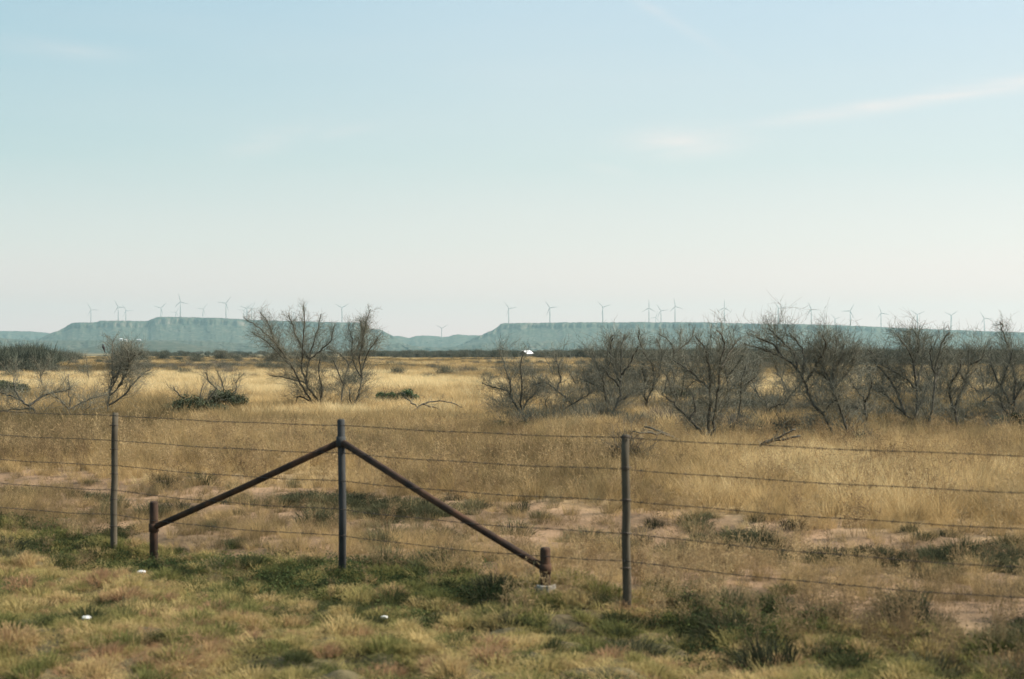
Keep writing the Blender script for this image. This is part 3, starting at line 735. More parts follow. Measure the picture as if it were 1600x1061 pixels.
trees = [
 ('mesquite_tree', (62, 664), [[(62, 664), (54, 648), (45, 638), (24, 624), (0, 617), (-22, 611)], [(42, 637), (55, 621), (75, 613), (97, 609)], [(43, 638), (11, 640), (-14, 643)],
   [(62, 662), (40, 657), (18, 655), (-5, 653)], [(30, 630), (14, 610), (8, 592)]], 0.6, 0.95, 'low crooked bare tree leaning left across the picture\'s left edge'),
 ('mesquite_tree', (107, 663), [[(107, 661), (105, 640), (100, 612), (95, 585)], [(106, 640), (118, 630), (134, 624), (156, 617)], [(112, 655), (130, 645), (148, 632)], [(105, 642), (92, 624), (80, 612)]], 0.75, 0.6,
   'small bare tree with level side branches left of the slim left fence post'),
 ('mesquite_tree', (67, 613), [[(67, 613), (66, 583), (61, 560)], [(66, 590), (75, 570), (80, 560)]], 0.9, 0.7, 'thin straight bare tree in the pale grass near the left edge'),
 ('mesquite_tree', (139, 603), [[(139, 603), (138, 570), (136, 556)]], 0.7, 0.6, 'very slender bare sapling left of the tree with the bird'),
 ('mesquite_tree', (168, 657), [[(168, 657), (167, 620), (168, 590), (165, 560), (163, 541), (164, 529)], [(168, 622), (185, 602), (192, 580), (205, 560), (222, 550)], [(170, 635), (190, 618), (207, 597), (228, 575)],
   [(168, 612), (178, 585), (178, 560), (176, 541)], [(180, 605), (200, 575), (203, 548)], [(167, 600), (173, 590), (185, 570), (195, 540)]], 1.35, 0.8, 'slender bare tree with dense twiggy crown and a bird perched on its top'),
 ('mesquite_tree', (497, 644), [[(508, 644), (495, 625), (480, 605), (478, 580), (483, 550), (492, 520), (498, 490)], [(494, 640), (476, 606), (465, 578), (452, 555), (435, 530), (415, 512), (396, 498)],
   [(479, 605), (471, 575), (475, 545), (477, 510), (478, 478)], [(477, 603), (452, 592), (422, 587)], [(466, 580), (448, 560), (430, 540), (402, 521)], [(455, 570), (436, 535), (426, 508), (412, 489)],
   [(485, 562), (503, 545), (516, 533), (520, 515)], [(480, 560), (460, 530), (450, 505), (443, 492)], [(497, 642), (505, 610), (500, 580), (505, 560)], [(480, 628), (466, 620), (464, 645)]], 1.15, 1.0, 'largest bare mesquite, many stems fanning left, left of the fence\'s braced post'),
 ('mesquite_tree', (531, 643), [[(531, 643), (534, 602), (541, 572), (552, 545), (558, 520), (556, 498)], [(541, 573), (528, 555), (508, 545)], [(536, 600), (524, 575), (516, 556)], [(552, 545), (562, 520), (564, 504)]], 0.85, 0.75,
   'bare tree with one straight trunk just right of the largest mesquite'),
 ('mesquite_tree', (551, 645), [[(551, 645), (560, 615), (564, 590), (560, 560), (563, 540), (568, 510), (576, 482)], [(563, 592), (549, 562), (548, 530), (540, 505)], [(565, 582), (572, 555), (592, 528)], [(551, 643), (547, 620), (549, 605)],
   [(561, 560), (566, 530), (560, 500)]], 1.2, 0.8, 'bare tree with a curving trunk above the fence\'s braced post, right of two others'),
 ('mesquite_tree', (813, 668), [[(812, 668), (812, 645), (802, 627), (791, 610), (768, 605), (752, 598)], [(814, 645), (815, 605), (814, 570), (817, 548)], [(800, 620), (798, 600), (793, 585), (785, 560), (778, 545)], [(813, 650), (826, 625), (840, 612), (850, 590)],
   [(812, 655), (795, 645), (775, 650)]], 1.25, 0.75, 'dark twiggy bare tree in front of the far barn, middle of the field'),
 ('mesquite_tree', (872, 668), [[(874, 668), (896, 640), (883, 621), (872, 612), (853, 598), (833, 601)], [(872, 613), (876, 592), (872, 575), (868, 553)], [(872, 666), (880, 640), (905, 622), (925, 610)], [(870, 664), (855, 640), (850, 620)]], 1.1, 0.7,
   'low spreading bare tree with arched limbs right of the far barn'),
 ('mesquite_tree', (940, 673), [[(940, 673), (957, 650), (968, 629), (972, 605), (974, 575), (976, 545), (984, 517)], [(969, 628), (985, 620), (1002, 612)], [(973, 600), (962, 575), (958, 545), (962, 525)], [(974, 590), (990, 565), (1000, 540)],
   [(972, 605), (955, 590), (945, 575)]], 1.4, 1.0, 'bare tree with a trunk curving to the right, left of the slim right fence post'),
 ('mesquite_tree', (946, 658), [[(948, 658), (944, 614), (940, 590), (944, 567), (949, 540), (953, 520)], [(944, 614), (925, 600), (905, 592)], [(942, 600), (932, 570), (924, 545)], [(945, 580), (958, 555), (968, 532)],
   [(946, 640), (958, 610), (966, 590), (964, 560)]], 1.5, 0.9, 'densely twigged bare tree behind the one with the right curving trunk'),
 ('mesquite_tree', (1009, 654), [[(1008, 654), (1010, 626), (1019, 603), (1017, 576), (1002, 550), (993, 528), (994, 512)], [(1010, 626), (995, 605), (985, 580)], [(1018, 600), (1030, 575), (1032, 550), (1024, 525)], [(1000, 625), (1005, 600), (1000, 575)]], 1.7, 0.85,
   'bare tree with thin upright trunk and broad crown, right of slim right fence post'),
 ('mesquite_tree', (1031, 630), [[(1030, 630), (1037, 607), (1040, 585), (1049, 553), (1040, 531), (1022, 517)], [(1040, 608), (1046, 600), (1060, 569), (1063, 524), (1066, 508)], [(1050, 552), (1075, 530), (1083, 512)]], 1.2, 0.85,
   'bare tree with S shaped limbs rising above the mesa rim line'),
 ('mesquite_tree', (1110, 703), [[(1112, 703), (1098, 678), (1076, 653), (1058, 635), (1043, 622)], [(1103, 688), (1108, 650), (1107, 600), (1105, 575), (1098, 547), (1083, 521)], [(1108, 690), (1114, 662), (1119, 614), (1121, 569), (1128, 535), (1114, 512)],
   [(1080, 656), (1090, 640), (1085, 615)], [(1107, 610), (1090, 590), (1072, 575), (1055, 565)], [(1120, 575), (1140, 550), (1150, 530)]], 1.15, 1.05, 'thick trunked bare tree with a limb leaning left, nearest of the right hand group'),
 ('mesquite_tree', (1135, 664), [[(1135, 664), (1139, 626), (1139, 592), (1132, 551), (1127, 530)], [(1139, 592), (1157, 565), (1166, 545)], [(1138, 610), (1150, 600), (1165, 585)]], 1.2, 0.8, 'upright bare tree directly behind the nearest thick trunked tree'),
 ('mesquite_tree', (1151, 674), [[(1151, 674), (1155, 626), (1153, 594), (1160, 570)], [(1154, 620), (1165, 600), (1176, 590)]], 1.0, 0.7, 'thin bare sapling with a single dark trunk right of the nearest thick trunked tree'),
 ('mesquite_tree', (1196, 668), [[(1196, 668), (1200, 637), (1189, 617), (1180, 592), (1175, 565)], [(1199, 640), (1215, 634), (1226, 632)], [(1186, 610), (1175, 600), (1165, 592)], [(1196, 665), (1180, 650), (1176, 630)]], 1.0, 0.7, 'bare tree with an elbowed trunk left of the twisted leaning tree'),
 ('mesquite_tree', (1227, 665), [[(1227, 665), (1227, 640), (1230, 617), (1228, 592)], [(1226, 650), (1215, 640), (1208, 625)], [(1229, 630), (1242, 612), (1252, 600)]], 1.1, 0.6, 'stubby dark trunked bare tree between the elbowed tree and the twisted leaning tree'),
 ('mesquite_tree', (1310, 699), [[(1310, 699), (1302, 671), (1291, 648), (1277, 630), (1270, 603), (1257, 574), (1237, 558), (1209, 544), (1180, 535)], [(1238, 557), (1223, 535), (1196, 521)], [(1258, 577), (1254, 547), (1228, 515), (1218, 506)],
   [(1270, 596), (1288, 568), (1297, 540), (1290, 518)], [(1268, 592), (1272, 560), (1265, 535), (1250, 512)], [(1291, 648), (1305, 630), (1318, 622)]], 1.35, 0.85, 'twisted bare tree leaning far left, its long boughs combed across the mesa'),
 ('mesquite_tree', (1327, 699), [[(1327, 699), (1322, 653), (1311, 617), (1313, 580), (1320, 545), (1322, 520)], [(1311, 606), (1338, 580), (1351, 546)], [(1312, 600), (1296, 575), (1292, 545)], [(1314, 580), (1330, 560), (1336, 535)],
   [(1312, 610), (1300, 590), (1285, 580)]], 1.8, 0.85, 'bare tree with a round dense twiggy crown just right of the twisted leaning one'),
 ('mesquite_tree', (1361, 685), [[(1361, 685), (1354, 648), (1352, 626), (1338, 605), (1330, 590)], [(1353, 630), (1360, 610), (1358, 595)], [(1355, 650), (1345, 640), (1335, 636)]], 1.0, 0.85, 'short dark stemmed bare tree left of the many stemmed tree'),
 ('mesquite_tree', (1422, 679), [[(1421, 679), (1432, 656), (1440, 627), (1439, 582), (1437, 537), (1435, 508)], [(1440, 609), (1421, 589), (1389, 570), (1366, 544)], [(1439, 590), (1430, 555), (1405, 518)], [(1430, 656), (1414, 643), (1394, 620), (1369, 599)],
   [(1416, 645), (1405, 602), (1383, 570), (1372, 552)], [(1440, 600), (1452, 575), (1460, 545), (1466, 520)], [(1439, 570), (1448, 540), (1444, 510)], [(1438, 640), (1455, 610), (1468, 590)]], 1.45, 1.0, 'many stemmed bare mesquite fanning wide, largest of the right hand group'),
 ('mesquite_tree', (1446, 693), [[(1446, 693), (1457, 652), (1464, 616), (1471, 575), (1482, 534), (1494, 512)], [(1468, 600), (1480, 575), (1490, 560)], [(1470, 580), (1462, 560), (1464, 540)]], 1.1, 0.75, 'thin bare tree slanting up to the right beside the many stemmed mesquite'),
 ('mesquite_tree', (1499, 688), [[(1499, 688), (1498, 634), (1516, 598), (1527, 570), (1530, 541)], [(1498, 640), (1487, 607), (1496, 577), (1500, 556)], [(1516, 600), (1508, 575), (1512, 555)], [(1527, 572), (1545, 560), (1552, 545)]], 1.4, 0.85,
   'bare tree with a straight trunk forking low, left of the arched dead limb'),
 ('mesquite_tree', (1588, 676), [[(1590, 676), (1585, 636), (1570, 596), (1560, 562), (1566, 540)], [(1589, 640), (1597, 590), (1598, 540), (1594, 492)], [(1586, 630), (1604, 600), (1618, 570)], [(1572, 600), (1585, 575), (1590, 550)], [(1588, 660), (1570, 640), (1562, 620)]], 1.8, 0.9,
   'dark dense bare tree cut by the right edge of the picture'),
 ('mesquite_tree', (1650, 690), [[(1650, 690), (1640, 640), (1625, 600), (1612, 560)], [(1645, 660), (1665, 600), (1680, 540)]], 1.3, 0.85, 'bare tree just outside the right edge'),
]
for k, (nm, base, stems, dens, rs, lab) in enumerate(trees):
    if 'outside' in lab: continue
    tree(nm, base, stems, 100 + k, lab, 'tree', G1, r0=0.036 * rs, dens=dens * 3.5, twL=0.80, tw_r=0.0054, first=0.16)
# second row: smaller, paler ones farther out, each its own
G2 = 'farther mesquite trees behind the front row'
second = [(1062, 636, 'bushy bare tree just left of the nearest thick trunk, behind it'), (1160, 628, 'bushy bare tree behind the thin single trunked sapling'), (1248, 632, 'bushy bare tree behind the stubby dark trunk'),
          (1292, 634, 'bushy bare tree with open crown behind the twisted leaning trunk'), (1385, 634, 'bushy bare tree filling the gap right of the short dark stemmed one'), (1470, 636, 'bushy bare tree behind the lowest fork at right'),
          (1545, 640, 'bushy bare tree under the arched dead limb'), (928, 632, 'bushy bare tree between the arched limbs and the curving trunk'), (990, 634, 'bushy bare tree behind the slim right fence post'),
          (1108, 626, 'bushy bare tree in line with the nearest thick trunk but farther'), (905, 615, 'twiggy far tree left of the densely twigged tree'), (985, 612, 'far tree half hidden between the curving trunk and the thin upright trunk'), (1075, 608, 'far tree seen left of the nearest thick trunked tree'),
          (1172, 606, 'far tree standing alone in the gap left of the twisted leaning tree'), (1218, 600, 'far tree showing under the longest leaning boughs'), (1285, 612, 'far tree seen under the crown of the twisted leaning tree'),
          (1345, 606, 'far tree between the round crowned tree and the many stemmed one'), (1402, 612, 'far tree behind the left fan of the many stemmed mesquite'), (1480, 608, 'far tree behind the thin right slanting tree'),
          (1540, 612, 'far tree right of the low forking trunk'), (1565, 600, 'far tree beside the dark tree at the right edge'), (868, 600, 'small far tree above the arched limbs near the barn'),
          (20, 598, 'far bare tree at the left edge over the pale grass'), (312, 652, 'spindly bare tree rising from the dark sprawling shrub'), (352, 640, 'bare tree with ragged crown growing behind the dark sprawling shrub')]
for k, (px, py, lab) in enumerate(second):
    rg = np.random.default_rng(500 + k)
    n = int(rg.integers(3, 6)); H = {312: 66, 352: 70, 20: 38}.get(px, rg.uniform(48, 66) if k >= 10 else rg.uniform(66, 88))
    stems = []
    for j in range(n):
        a = (j / (n - 1) - 0.5) * rg.uniform(0.9, 1.3) + rg.normal(0, 0.08); L = H * rg.uniform(0.75, 1.05)
        st = [(px + rg.normal(0, 1.5), py)]
        for q in range(1, 5):
            f = q / 4; st.append((px + math.sin(a) * L * f ** 1.2 * 0.9 + rg.normal(0, 2.0), py - math.cos(a) * L * f + rg.normal(0, 1)))
        stems.append(st)
    tree('mesquite_tree', (px, py), stems, 600 + k, lab, 'tree', G2, r0=0.035, dens={312: 0.6, 352: 1.2, 20: 0.8}.get(px, 1.7), twL=0.85, tw_r=0.009)
# dead limbs lying or arching in the grass
dead = [((1162, 722), [[(1162, 722), (1178, 706), (1193, 694), (1211, 685), (1240, 672)], [(1193, 694), (1215, 690), (1250, 684)]], 'dead limb rising right out of the grass below the elbowed tree', 0.9),
        ((1087, 708), [[(1087, 708), (1067, 694), (1042, 678), (1010, 673), (982, 671)], [(1050, 682), (1030, 672), (1005, 664)]], 'long dead branch arching left towards the slim right fence post', 0.8),
        ((629, 662), [[(629, 662), (638, 650), (655, 635), (680, 628), (706, 632), (720, 640)], [(650, 638), (640, 628), (630, 622)], [(660, 636), (685, 640), (700, 646)]], 'thin dead branch arching over the grass right of the braced post', 0.55),
        ((1509, 652), [[(1509, 652), (1536, 627), (1559, 614), (1584, 606)], [(1536, 628), (1560, 630), (1580, 632)]], 'arched dead limb above the grass near the right edge', 0.6),
        ((965, 722), [[(965, 722), (975, 712), (955, 700), (930, 697)], [(985, 720), (1000, 706), (1020, 700)], [(972, 716), (960, 708), (945, 712)]], 'fallen dead branches in the grass at the slim right fence post', 0.5)]
for k, (base, stems, lab, rs) in enumerate(dead):
    tree('dead_branch', base, stems, 800 + k, lab, 'branch', 'dead limbs in the grass', r0=0.045 * rs, dens=0.45, twL=0.35, first=0.15, tw_r=0.006)

# ------------------------------------------------------------------ shrubs
def shrub(px, py, w, h, seed, label, n, mat='leaf', stems=8, dep=0.7, leafs=0.05, lobes=7, name='shrub', grp=None):
    rg = np.random.default_rng(seed); Y = ydist(py); X = at(px, Y); s = Y / 1600 / F
    root = empty(name, (X, Y, gz(X, Y))); tag(root, label, 'shrub', grp)
    W, Hh = w * s / 2, h * s
    cs = [(rg.uniform(-0.75, 0.75) * W, rg.uniform(-0.6, 0.6) * W * dep, rg.uniform(0.25, 0.8) * Hh, rg.uniform(0.22, 0.42) * min(W, Hh * 1.6)) for _ in range(lobes)]
    st = MB()
    for c in cs:
        for q in range(max(1, stems // lobes + 1)):
            e = np.array(c[:3]) + rg.normal(0, 0.10, 3)
            f0 = np.array((c[0] * 0.6 + rg.normal(0, .08), c[1] * 0.6 + rg.normal(0, .08), -0.06))
            twig(st, f0, e - f0, np.linalg.norm(e - f0) * 1.15, 0.010, 2, rg, 0.1)
    st.build('stem', M['bark'], root)
    V = []; Fc = []
    n = int(n * 2.2); leafs = leafs * 0.62
    for i in range(n):
        c = cs[i % lobes]; d = rg.normal(0, 1, 3); d /= np.linalg.norm(d)
        p = np.array(c[:3]) + d * c[3] * rg.uniform(0.35, 1.15) * np.array([1.15, 1.0, 0.8])
        if p[2] < 0.02: p[2] = 0.02 + rg.random() * 0.08
        a = rg.normal(0, 1, 3); a /= np.linalg.norm(a); b = np.cross(a, rg.normal(0, 1, 3)); b /= (np.linalg.norm(b) + 1e-9)
        L = leafs * rg.uniform(0.6, 1.5); q = len(V)
        V += [p - a * L, p + b * L * 0.32, p + a * L, p - b * L * 0.32]; Fc.append((q, q + 1, q + 2, q + 3))
    fo = MB(); fo.add(V, Fc); fo.build('foliage', M[mat], root)
    return root
shrub(12, 628, 66, 34, 1, 'rounded dark green shrub at the left edge of the field', 3800, leafs=0.06)
shrub(305, 657, 100, 34, 2, 'dark sprawling green shrub in the grass below the two spindly trees', 4200, leafs=0.055, lobes=10)
shrub(358, 650, 60, 46, 3, 'upright grey green shrub at the right end of the dark sprawling one', 3000, leafs=0.05)
shrub(597, 638, 46, 26, 4, 'low bright green shrub, left one of two beside the braced post', 2200, 'leaf_bright', leafs=0.05)
shrub(638, 638, 42, 32, 5, 'low bright green shrub, right and taller one of two beside the braced post', 2300, 'leaf_bright', leafs=0.05)
shrub(850, 676, 26, 26, 6, 'small dark bush at the foot of the low spreading tree', 1600, leafs=0.035)
shrub(1585, 684, 60, 46, 7, 'dark dense bush at the foot of the tree on the right edge', 3600, leafs=0.045)
shrub(985, 738, 64, 52, 8, 'sparse grey twiggy bush behind the slim right fence post', 520, leafs=0.03, stems=70, lobes=9)
shrub(1065, 633, 48, 22, 9, 'dark round bush in pale grass left of the nearest thick trunked tree', 1700, leafs=0.06)
shrub(1340, 706, 70, 30, 10, 'grey bush at the foot of the round crowned tree', 1000, leafs=0.03, stems=40, lobes=8)
shrub(1228, 676, 34, 28, 11, 'small dark green bush around the stubby dark trunk', 1300, leafs=0.04)
shrub(1408, 690, 44, 26, 12, 'dark bush at the foot of the many stemmed mesquite', 1100, leafs=0.035, stems=30)
shrub(1130, 690, 90, 30, 13, 'low tangle of grey brush around the nearest thick trunked tree', 1100, leafs=0.03, stems=70, lobes=10)
shrub(800, 683, 90, 20, 14, 'low dark patch of brush in front of the field\'s middle tree', 2000, leafs=0.04, stems=40, lobes=10)

# ------------------------------------------------------------------ the bird on the tree
Yb = ydist(657); bx_, bz_ = at(162, Yb), zpx(545.5, Yb) - 0.02
bird = MB()
def ellipsoid(mb, c, r3, n=10, m=7, tilt=0.0):
    V = []; Fc = []
    for i in range(m + 1):
        ph = math.pi * i / m
        for k in range(n):
            a = 2 * math.pi * k / n
            x, y, z = r3[0] * math.sin(ph) * math.cos(a), r3[1] * math.sin(ph) * math.sin(a), r3[2] * math.cos(ph)
            V.append((c[0] + x * math.cos(tilt) + z * math.sin(tilt), c[1] + y, c[2] - x * math.sin(tilt) + z * math.cos(tilt)))
    for i in range(m):
        for k in range(n):
            Fc.append((i * n + k, (i + 1) * n + k, (i + 1) * n + (k + 1) % n, i * n + (k + 1) % n))
    mb.add(V, Fc)
bird.tube([(0.035, 0, -0.105), (0.03, 0, -0.05), (0.015, 0, -0.01), (0, 0, 0.05), (-0.012, 0, 0.095), (-0.018, 0, 0.118), (-0.022, 0, 0.145), (-0.024, 0, 0.165)], [0.012, 0.018, 0.030, 0.046, 0.040, 0.026, 0.028, 0.010], 12)
bird.tube([(-0.045, 0, 0.146), (-0.072, 0, 0.141)], [0.008, 0.001], 6)
bo = bird.build('bird', M['feather'], None, True)
bo.location = (bx_, Yb, bz_ + 0.02); bo.scale = (0.85, 0.85, 0.85)
tag(bo, 'small dark bird perched upright at the top of the slender twiggy tree', 'bird')
ft = MB(); ft.tube([(0, 0.012, 0.01), (0, 0.014, -0.035)], 0.003, 5); ft.tube([(0, -0.012, 0.01), (0, -0.014, -0.035)], 0.003, 5)
ft.build('legs', M['feather'], bo)
tl = MB(); tl.box((0.045, 0, -0.11), (0.012, 0.03, 0.07)); tl.build('tail', M['feather'], bo)

# ------------------------------------------------------------------ litter
def litter(px, py, w, seed, label):
    rg = np.random.default_rng(seed); Y = ydist(py); X = at(px, Y); s = Y / 1600 / F
    z = gz(X, Y) + (0.06 if py < 900 else 0.05)
    V = []; Fc = []; n, mm = 12, 8
    for i in range(mm + 1):
        ph = math.pi * i / mm
        for k in range(n):
            a = 2 * math.pi * k / n; q = 1 + (rg.random() - 0.5) * 0.35
            V.append((math.sin(ph) * math.cos(a) * w * s * 0.5 * q, math.sin(ph) * math.sin(a) * w * s * 0.38 * q, math.cos(ph) * w * s * 0.22 * q))
    for i in range(mm):
        for k in range(n): Fc.append((i * n + k, (i + 1) * n + k, (i + 1) * n + (k + 1) % n, i * n + (k + 1) % n))
    m = MB(); m.add(V, Fc); o = m.build('litter', M['litter'], None, False); o.location = (X, Y, z)
    tag(o, label, 'litter', 'scraps of white litter in the grass')
litter(136, 993, 15, 1, 'crumpled white litter nearest the camera in the lower left verge')
litter(222, 896, 14, 2, 'white scrap of litter in the verge below the left anchor post')
litter(601, 964, 11, 3, 'thin white scrap in the verge below the braced post')
litter(1014, 692, 14, 4, 'white scrap lying in dry grass right of the slim right fence post')

# ------------------------------------------------------------------ grass and weeds
protos = bpy.data.collections.new('plant_patterns')      # not linked: only the instancer reads it
def proto_mesh(name, V, Fc, mat, coll):
    me = bpy.data.meshes.new(name); me.from_pydata([tuple(v) for v in V], [], Fc); me.update(); me.materials.append(mat)
    o = bpy.data.objects.new(name, me); coll.objects.link(o); return o
def blades(rg, n, H, R_, w, lean, droop, seg=3, hv=0.45, vertical=0.0):
    V = []; Fc = []
    for i in range(n):
        a = rg.uniform(0, 2 * math.pi); rr = R_ * math.sqrt(rg.random())
        x, y = rr * math.cos(a), rr * math.sin(a)
        h = H * (1 - hv * rg.random()); da = a + rg.normal(0, 0.9)
        ln = lean * (0.4 + rr / (R_ + 1e-6)) * rg.uniform(0.3, 1.3)
        wa = rg.uniform(0, math.pi); wx, wy = math.cos(wa) * w / 2, math.sin(wa) * w / 2
        q = len(V)
        for k in range(seg + 1):
            f = k / seg; b = ln * f + droop * f * f
            px_, py_ = x + math.cos(da) * b * h, y + math.sin(da) * b * h
            z = h * (f - 0.35 * droop * f * f)
            ww = (1 - f) ** 0.7
            if k < seg: V += [(px_ - wx * ww, py_ - wy * ww, z), (px_ + wx * ww, py_ + wy * ww, z)]
            else: V.append((px_, py_, z))
        for k in range(seg - 1): Fc.append((q + 2 * k, q + 2 * k + 1, q + 2 * k + 3, q + 2 * k + 2))
        Fc.append((q + 2 * (seg - 1), q + 2 * (seg - 1) + 1, q + 2 * seg))
    return V, Fc
def leafy(rg, n, H, R_, L):
    V = []; Fc = []
    for i in range(n):
        p = np.array([rg.normal(0, R_ * 0.5), rg.normal(0, R_ * 0.5), H * rg.random() ** 0.8])
        a = rg.normal(0, 1, 3); a[2] = abs(a[2]) * 0.6; a /= np.linalg.norm(a); b = np.cross(a, rg.normal(0, 1, 3)); b /= (np.linalg.norm(b) + 1e-9)
        l = L * rg.uniform(0.6, 1.4); q = len(V)
        V += [p - a * l * .5, p + b * l * .28, p + a * l * .6, p - b * l * .28]; Fc.append((q, q + 1, q + 2, q + 3))
    return V, Fc
def stalks(rg, n, H, R_):
    """dead weed: thin branching stalks with small seed heads"""
    V = []; Fc = []
    def ribbon(p, q, w):
        d = q - p; s = np.cross(d, rg.normal(0, 1, 3)); s /= (np.linalg.norm(s) + 1e-9); i = len(V)
        V.extend([p - s * w / 2, p + s * w / 2, q + s * w / 4, q - s * w / 4]); Fc.append((i, i + 1, i + 2, i + 3))
    for i in range(n):
        a = rg.uniform(0, 6.28); p = np.array([R_ * rg.random() * math.cos(a), R_ * rg.random() * math.sin(a), 0.0])
        h = H * rg.uniform(0.5, 1.0); top = p + np.array([rg.normal(0, .14) * h, rg.normal(0, .14) * h, h])
        mid = (p + top) / 2 + rg.normal(0, 0.02, 3); ribbon(p, mid, 0.006); ribbon(mid, top, 0.005)
        for k in range(6):
            f = rg.uniform(0.35, 1.0); s = p + (top - p) * f; e = s + np.array([rg.normal(0, .09), rg.normal(0, .09), rg.uniform(.03, .13)]) * h * 1.6
            ribbon(s, e, 0.004)
            for _ in range(2):
                e2 = e + rg.normal(0, 0.022, 3); ribbon(e, e2, 0.009)
    return V, Fc
def twigball(rg, n, H, R_, w):
    V = []; Fc = []
    for i in range(n):
        d = rg.normal(0, 1, 3); d[2] = abs(d[2]) + 0.25; d /= np.linalg.norm(d)
        p = np.array([rg.normal(0, R_ * .35), rg.normal(0, R_ * .35), 0.02 + H * 0.55 * rg.random() ** 1.2])
        q = p + d * np.array([R_, R_, H]) * rg.uniform(0.18, 0.5)
        s = np.cross(d, rg.normal(0, 1, 3)); s /= (np.linalg.norm(s) + 1e-9); k = len(V)
        V.extend([p - s * w, p + s * w, q + s * w * .3, q - s * w * .3]); Fc.append((k, k + 1, k + 2, k + 3))
    return V, Fc
def coll_of(name, maker, mat, nvar):
    c = bpy.data.collections.new(name)
    for i in range(nvar):
        rg = np.random.default_rng(abs(hash(name)) % 1000 if False else sum(map(ord, name)) + i)
        V, Fc = maker(rg); proto_mesh(name + '_pattern', V, Fc, mat, c)
    return c
C_tall = coll_of('tall_dry_grass', lambda g_: blades(g_, 85, 0.46, 0.16, 0.0060, 0.30, 0.35), M['straw'], 5)
C_field = coll_of('field_grass', lambda g_: blades(g_, 170, 0.50, 0.55, 0.016, 0.25, 0.35, seg=2), M['straw'], 4)
C_far = coll_of('far_grass', lambda g_: blades(g_, 240, 0.50, 1.6, 0.045, 0.2, 0.3, seg=2), M['straw'], 3)
C_short = coll_of('short_grass', lambda g_: blades(g_, 90, 0.055, 0.11, 0.0050, 0.8, 0.9), M['verge'], 6)
C_mat = coll_of('matted_grass', lambda g_: blades(g_, 90, 0.095, 0.12, 0.0055, 1.0, 1.0), M['verge'], 5)
def hummock(rg, n, H, R_, w):
    V = []; Fc = []
    for i in range(n):
        a = rg.uniform(0, 6.283); q = math.sqrt(rg.random()); rr = R_ * 0.75 * q
        h = H * (1.0 - 0.55 * q * q) * rg.uniform(0.7, 1.1); da = a + rg.normal(0, 0.6); out_ = R_ * (0.15 + 0.45 * q) * rg.uniform(0.5, 1.4)
        wa = rg.uniform(0, math.pi); wx, wy = math.cos(wa) * w / 2, math.sin(wa) * w / 2
        x, y = rr * math.cos(a), rr * math.sin(a); k0 = len(V)
        for f, b_, hz_, ww in ((0, 0, 0, 1), (0.5, 0.35, 0.75, .8), (0.8, 0.75, 1.0, .5)):
            V += [(x + math.cos(da) * out_ * b_ - wx * ww, y + math.sin(da) * out_ * b_ - wy * ww, h * hz_), (x + math.cos(da) * out_ * b_ + wx * ww, y + math.sin(da) * out_ * b_ + wy * ww, h * hz_)]
        V.append((x + math.cos(da) * out_ * 1.15, y + math.sin(da) * out_ * 1.15, h * 0.88))
        Fc += [(k0, k0 + 1, k0 + 3, k0 + 2), (k0 + 2, k0 + 3, k0 + 5, k0 + 4), (k0 + 4, k0 + 5, k0 + 6)]
    return V, Fc
C_hum = coll_of('grass_hummock', lambda g_: hummock(g_, 260, 0.125, 0.15, 0.006), M['verge'], 6)
C_rut = coll_of('rut_grass', lambda g_: hummock(g_, 240, 0.15, 0.22, 0.006), M['rut_grass'], 5)
C_weed = coll_of('green_weed', lambda g_: leafy(g_, 380, 0.085, 0.26, 0.014), M['weed'], 5)
C_stalk = coll_of('brown_weed', lambda g_: stalks(g_, 9, 0.62, 0.12), M['brown_weed'], 6)
C_brush = coll_of('low_brush', lambda g_: twigball(g_, 900, 1.1, 1.0, 0.0075), M['scrub'], 4)
C_scrub = coll_of('far_scrub', lambda g_: twigball(g_, 800, 2.9, 2.3, 0.024), M['scrub'], 4)

_ng = {}
def scatter_group(coll):
    ng = bpy.data.node_groups.new('scatter_' + coll.name, 'GeometryNodeTree')
    ng.interface.new_socket('Geometry', in_out='INPUT', socket_type='NodeSocketGeometry')
    ng.interface.new_socket('Geometry', in_out='OUTPUT', socket_type='NodeSocketGeometry')
    i_ = ng.nodes.new('NodeGroupInput'); o_ = ng.nodes.new('NodeGroupOutput')
    ci = ng.nodes.new('GeometryNodeCollectionInfo'); ci.inputs['Collection'].default_value = coll
    ci.inputs['Separate Children'].default_value = True; ci.inputs['Reset Children'].default_value = True
    io = ng.nodes.new('GeometryNodeInstanceOnPoints'); io.inputs['Pick Instance'].default_value = True
    def na(nm, ty):
        n = ng.nodes.new('GeometryNodeInputNamedAttribute'); n.data_type = ty; n.inputs['Name'].default_value = nm; return n.outputs['Attribute']
    L = ng.links.new
    L(i_.outputs[0], io.inputs['Points']); L(ci.outputs[0], io.inputs['Instance'])
    L(na('pick', 'INT'), io.inputs['Instance Index'])
    er = ng.nodes.new('FunctionNodeEulerToRotation') if hasattr(bpy.types, 'FunctionNodeEulerToRotation') else None
    rv = na('rotv', 'FLOAT_VECTOR')
    if er: L(rv, er.inputs[0]); L(er.outputs[0], io.inputs['Rotation'])
    else: L(rv, io.inputs['Rotation'])
    L(na('scl', 'FLOAT_VECTOR'), io.inputs['Scale'])
    L(io.outputs[0], o_.inputs[0])
    return ng
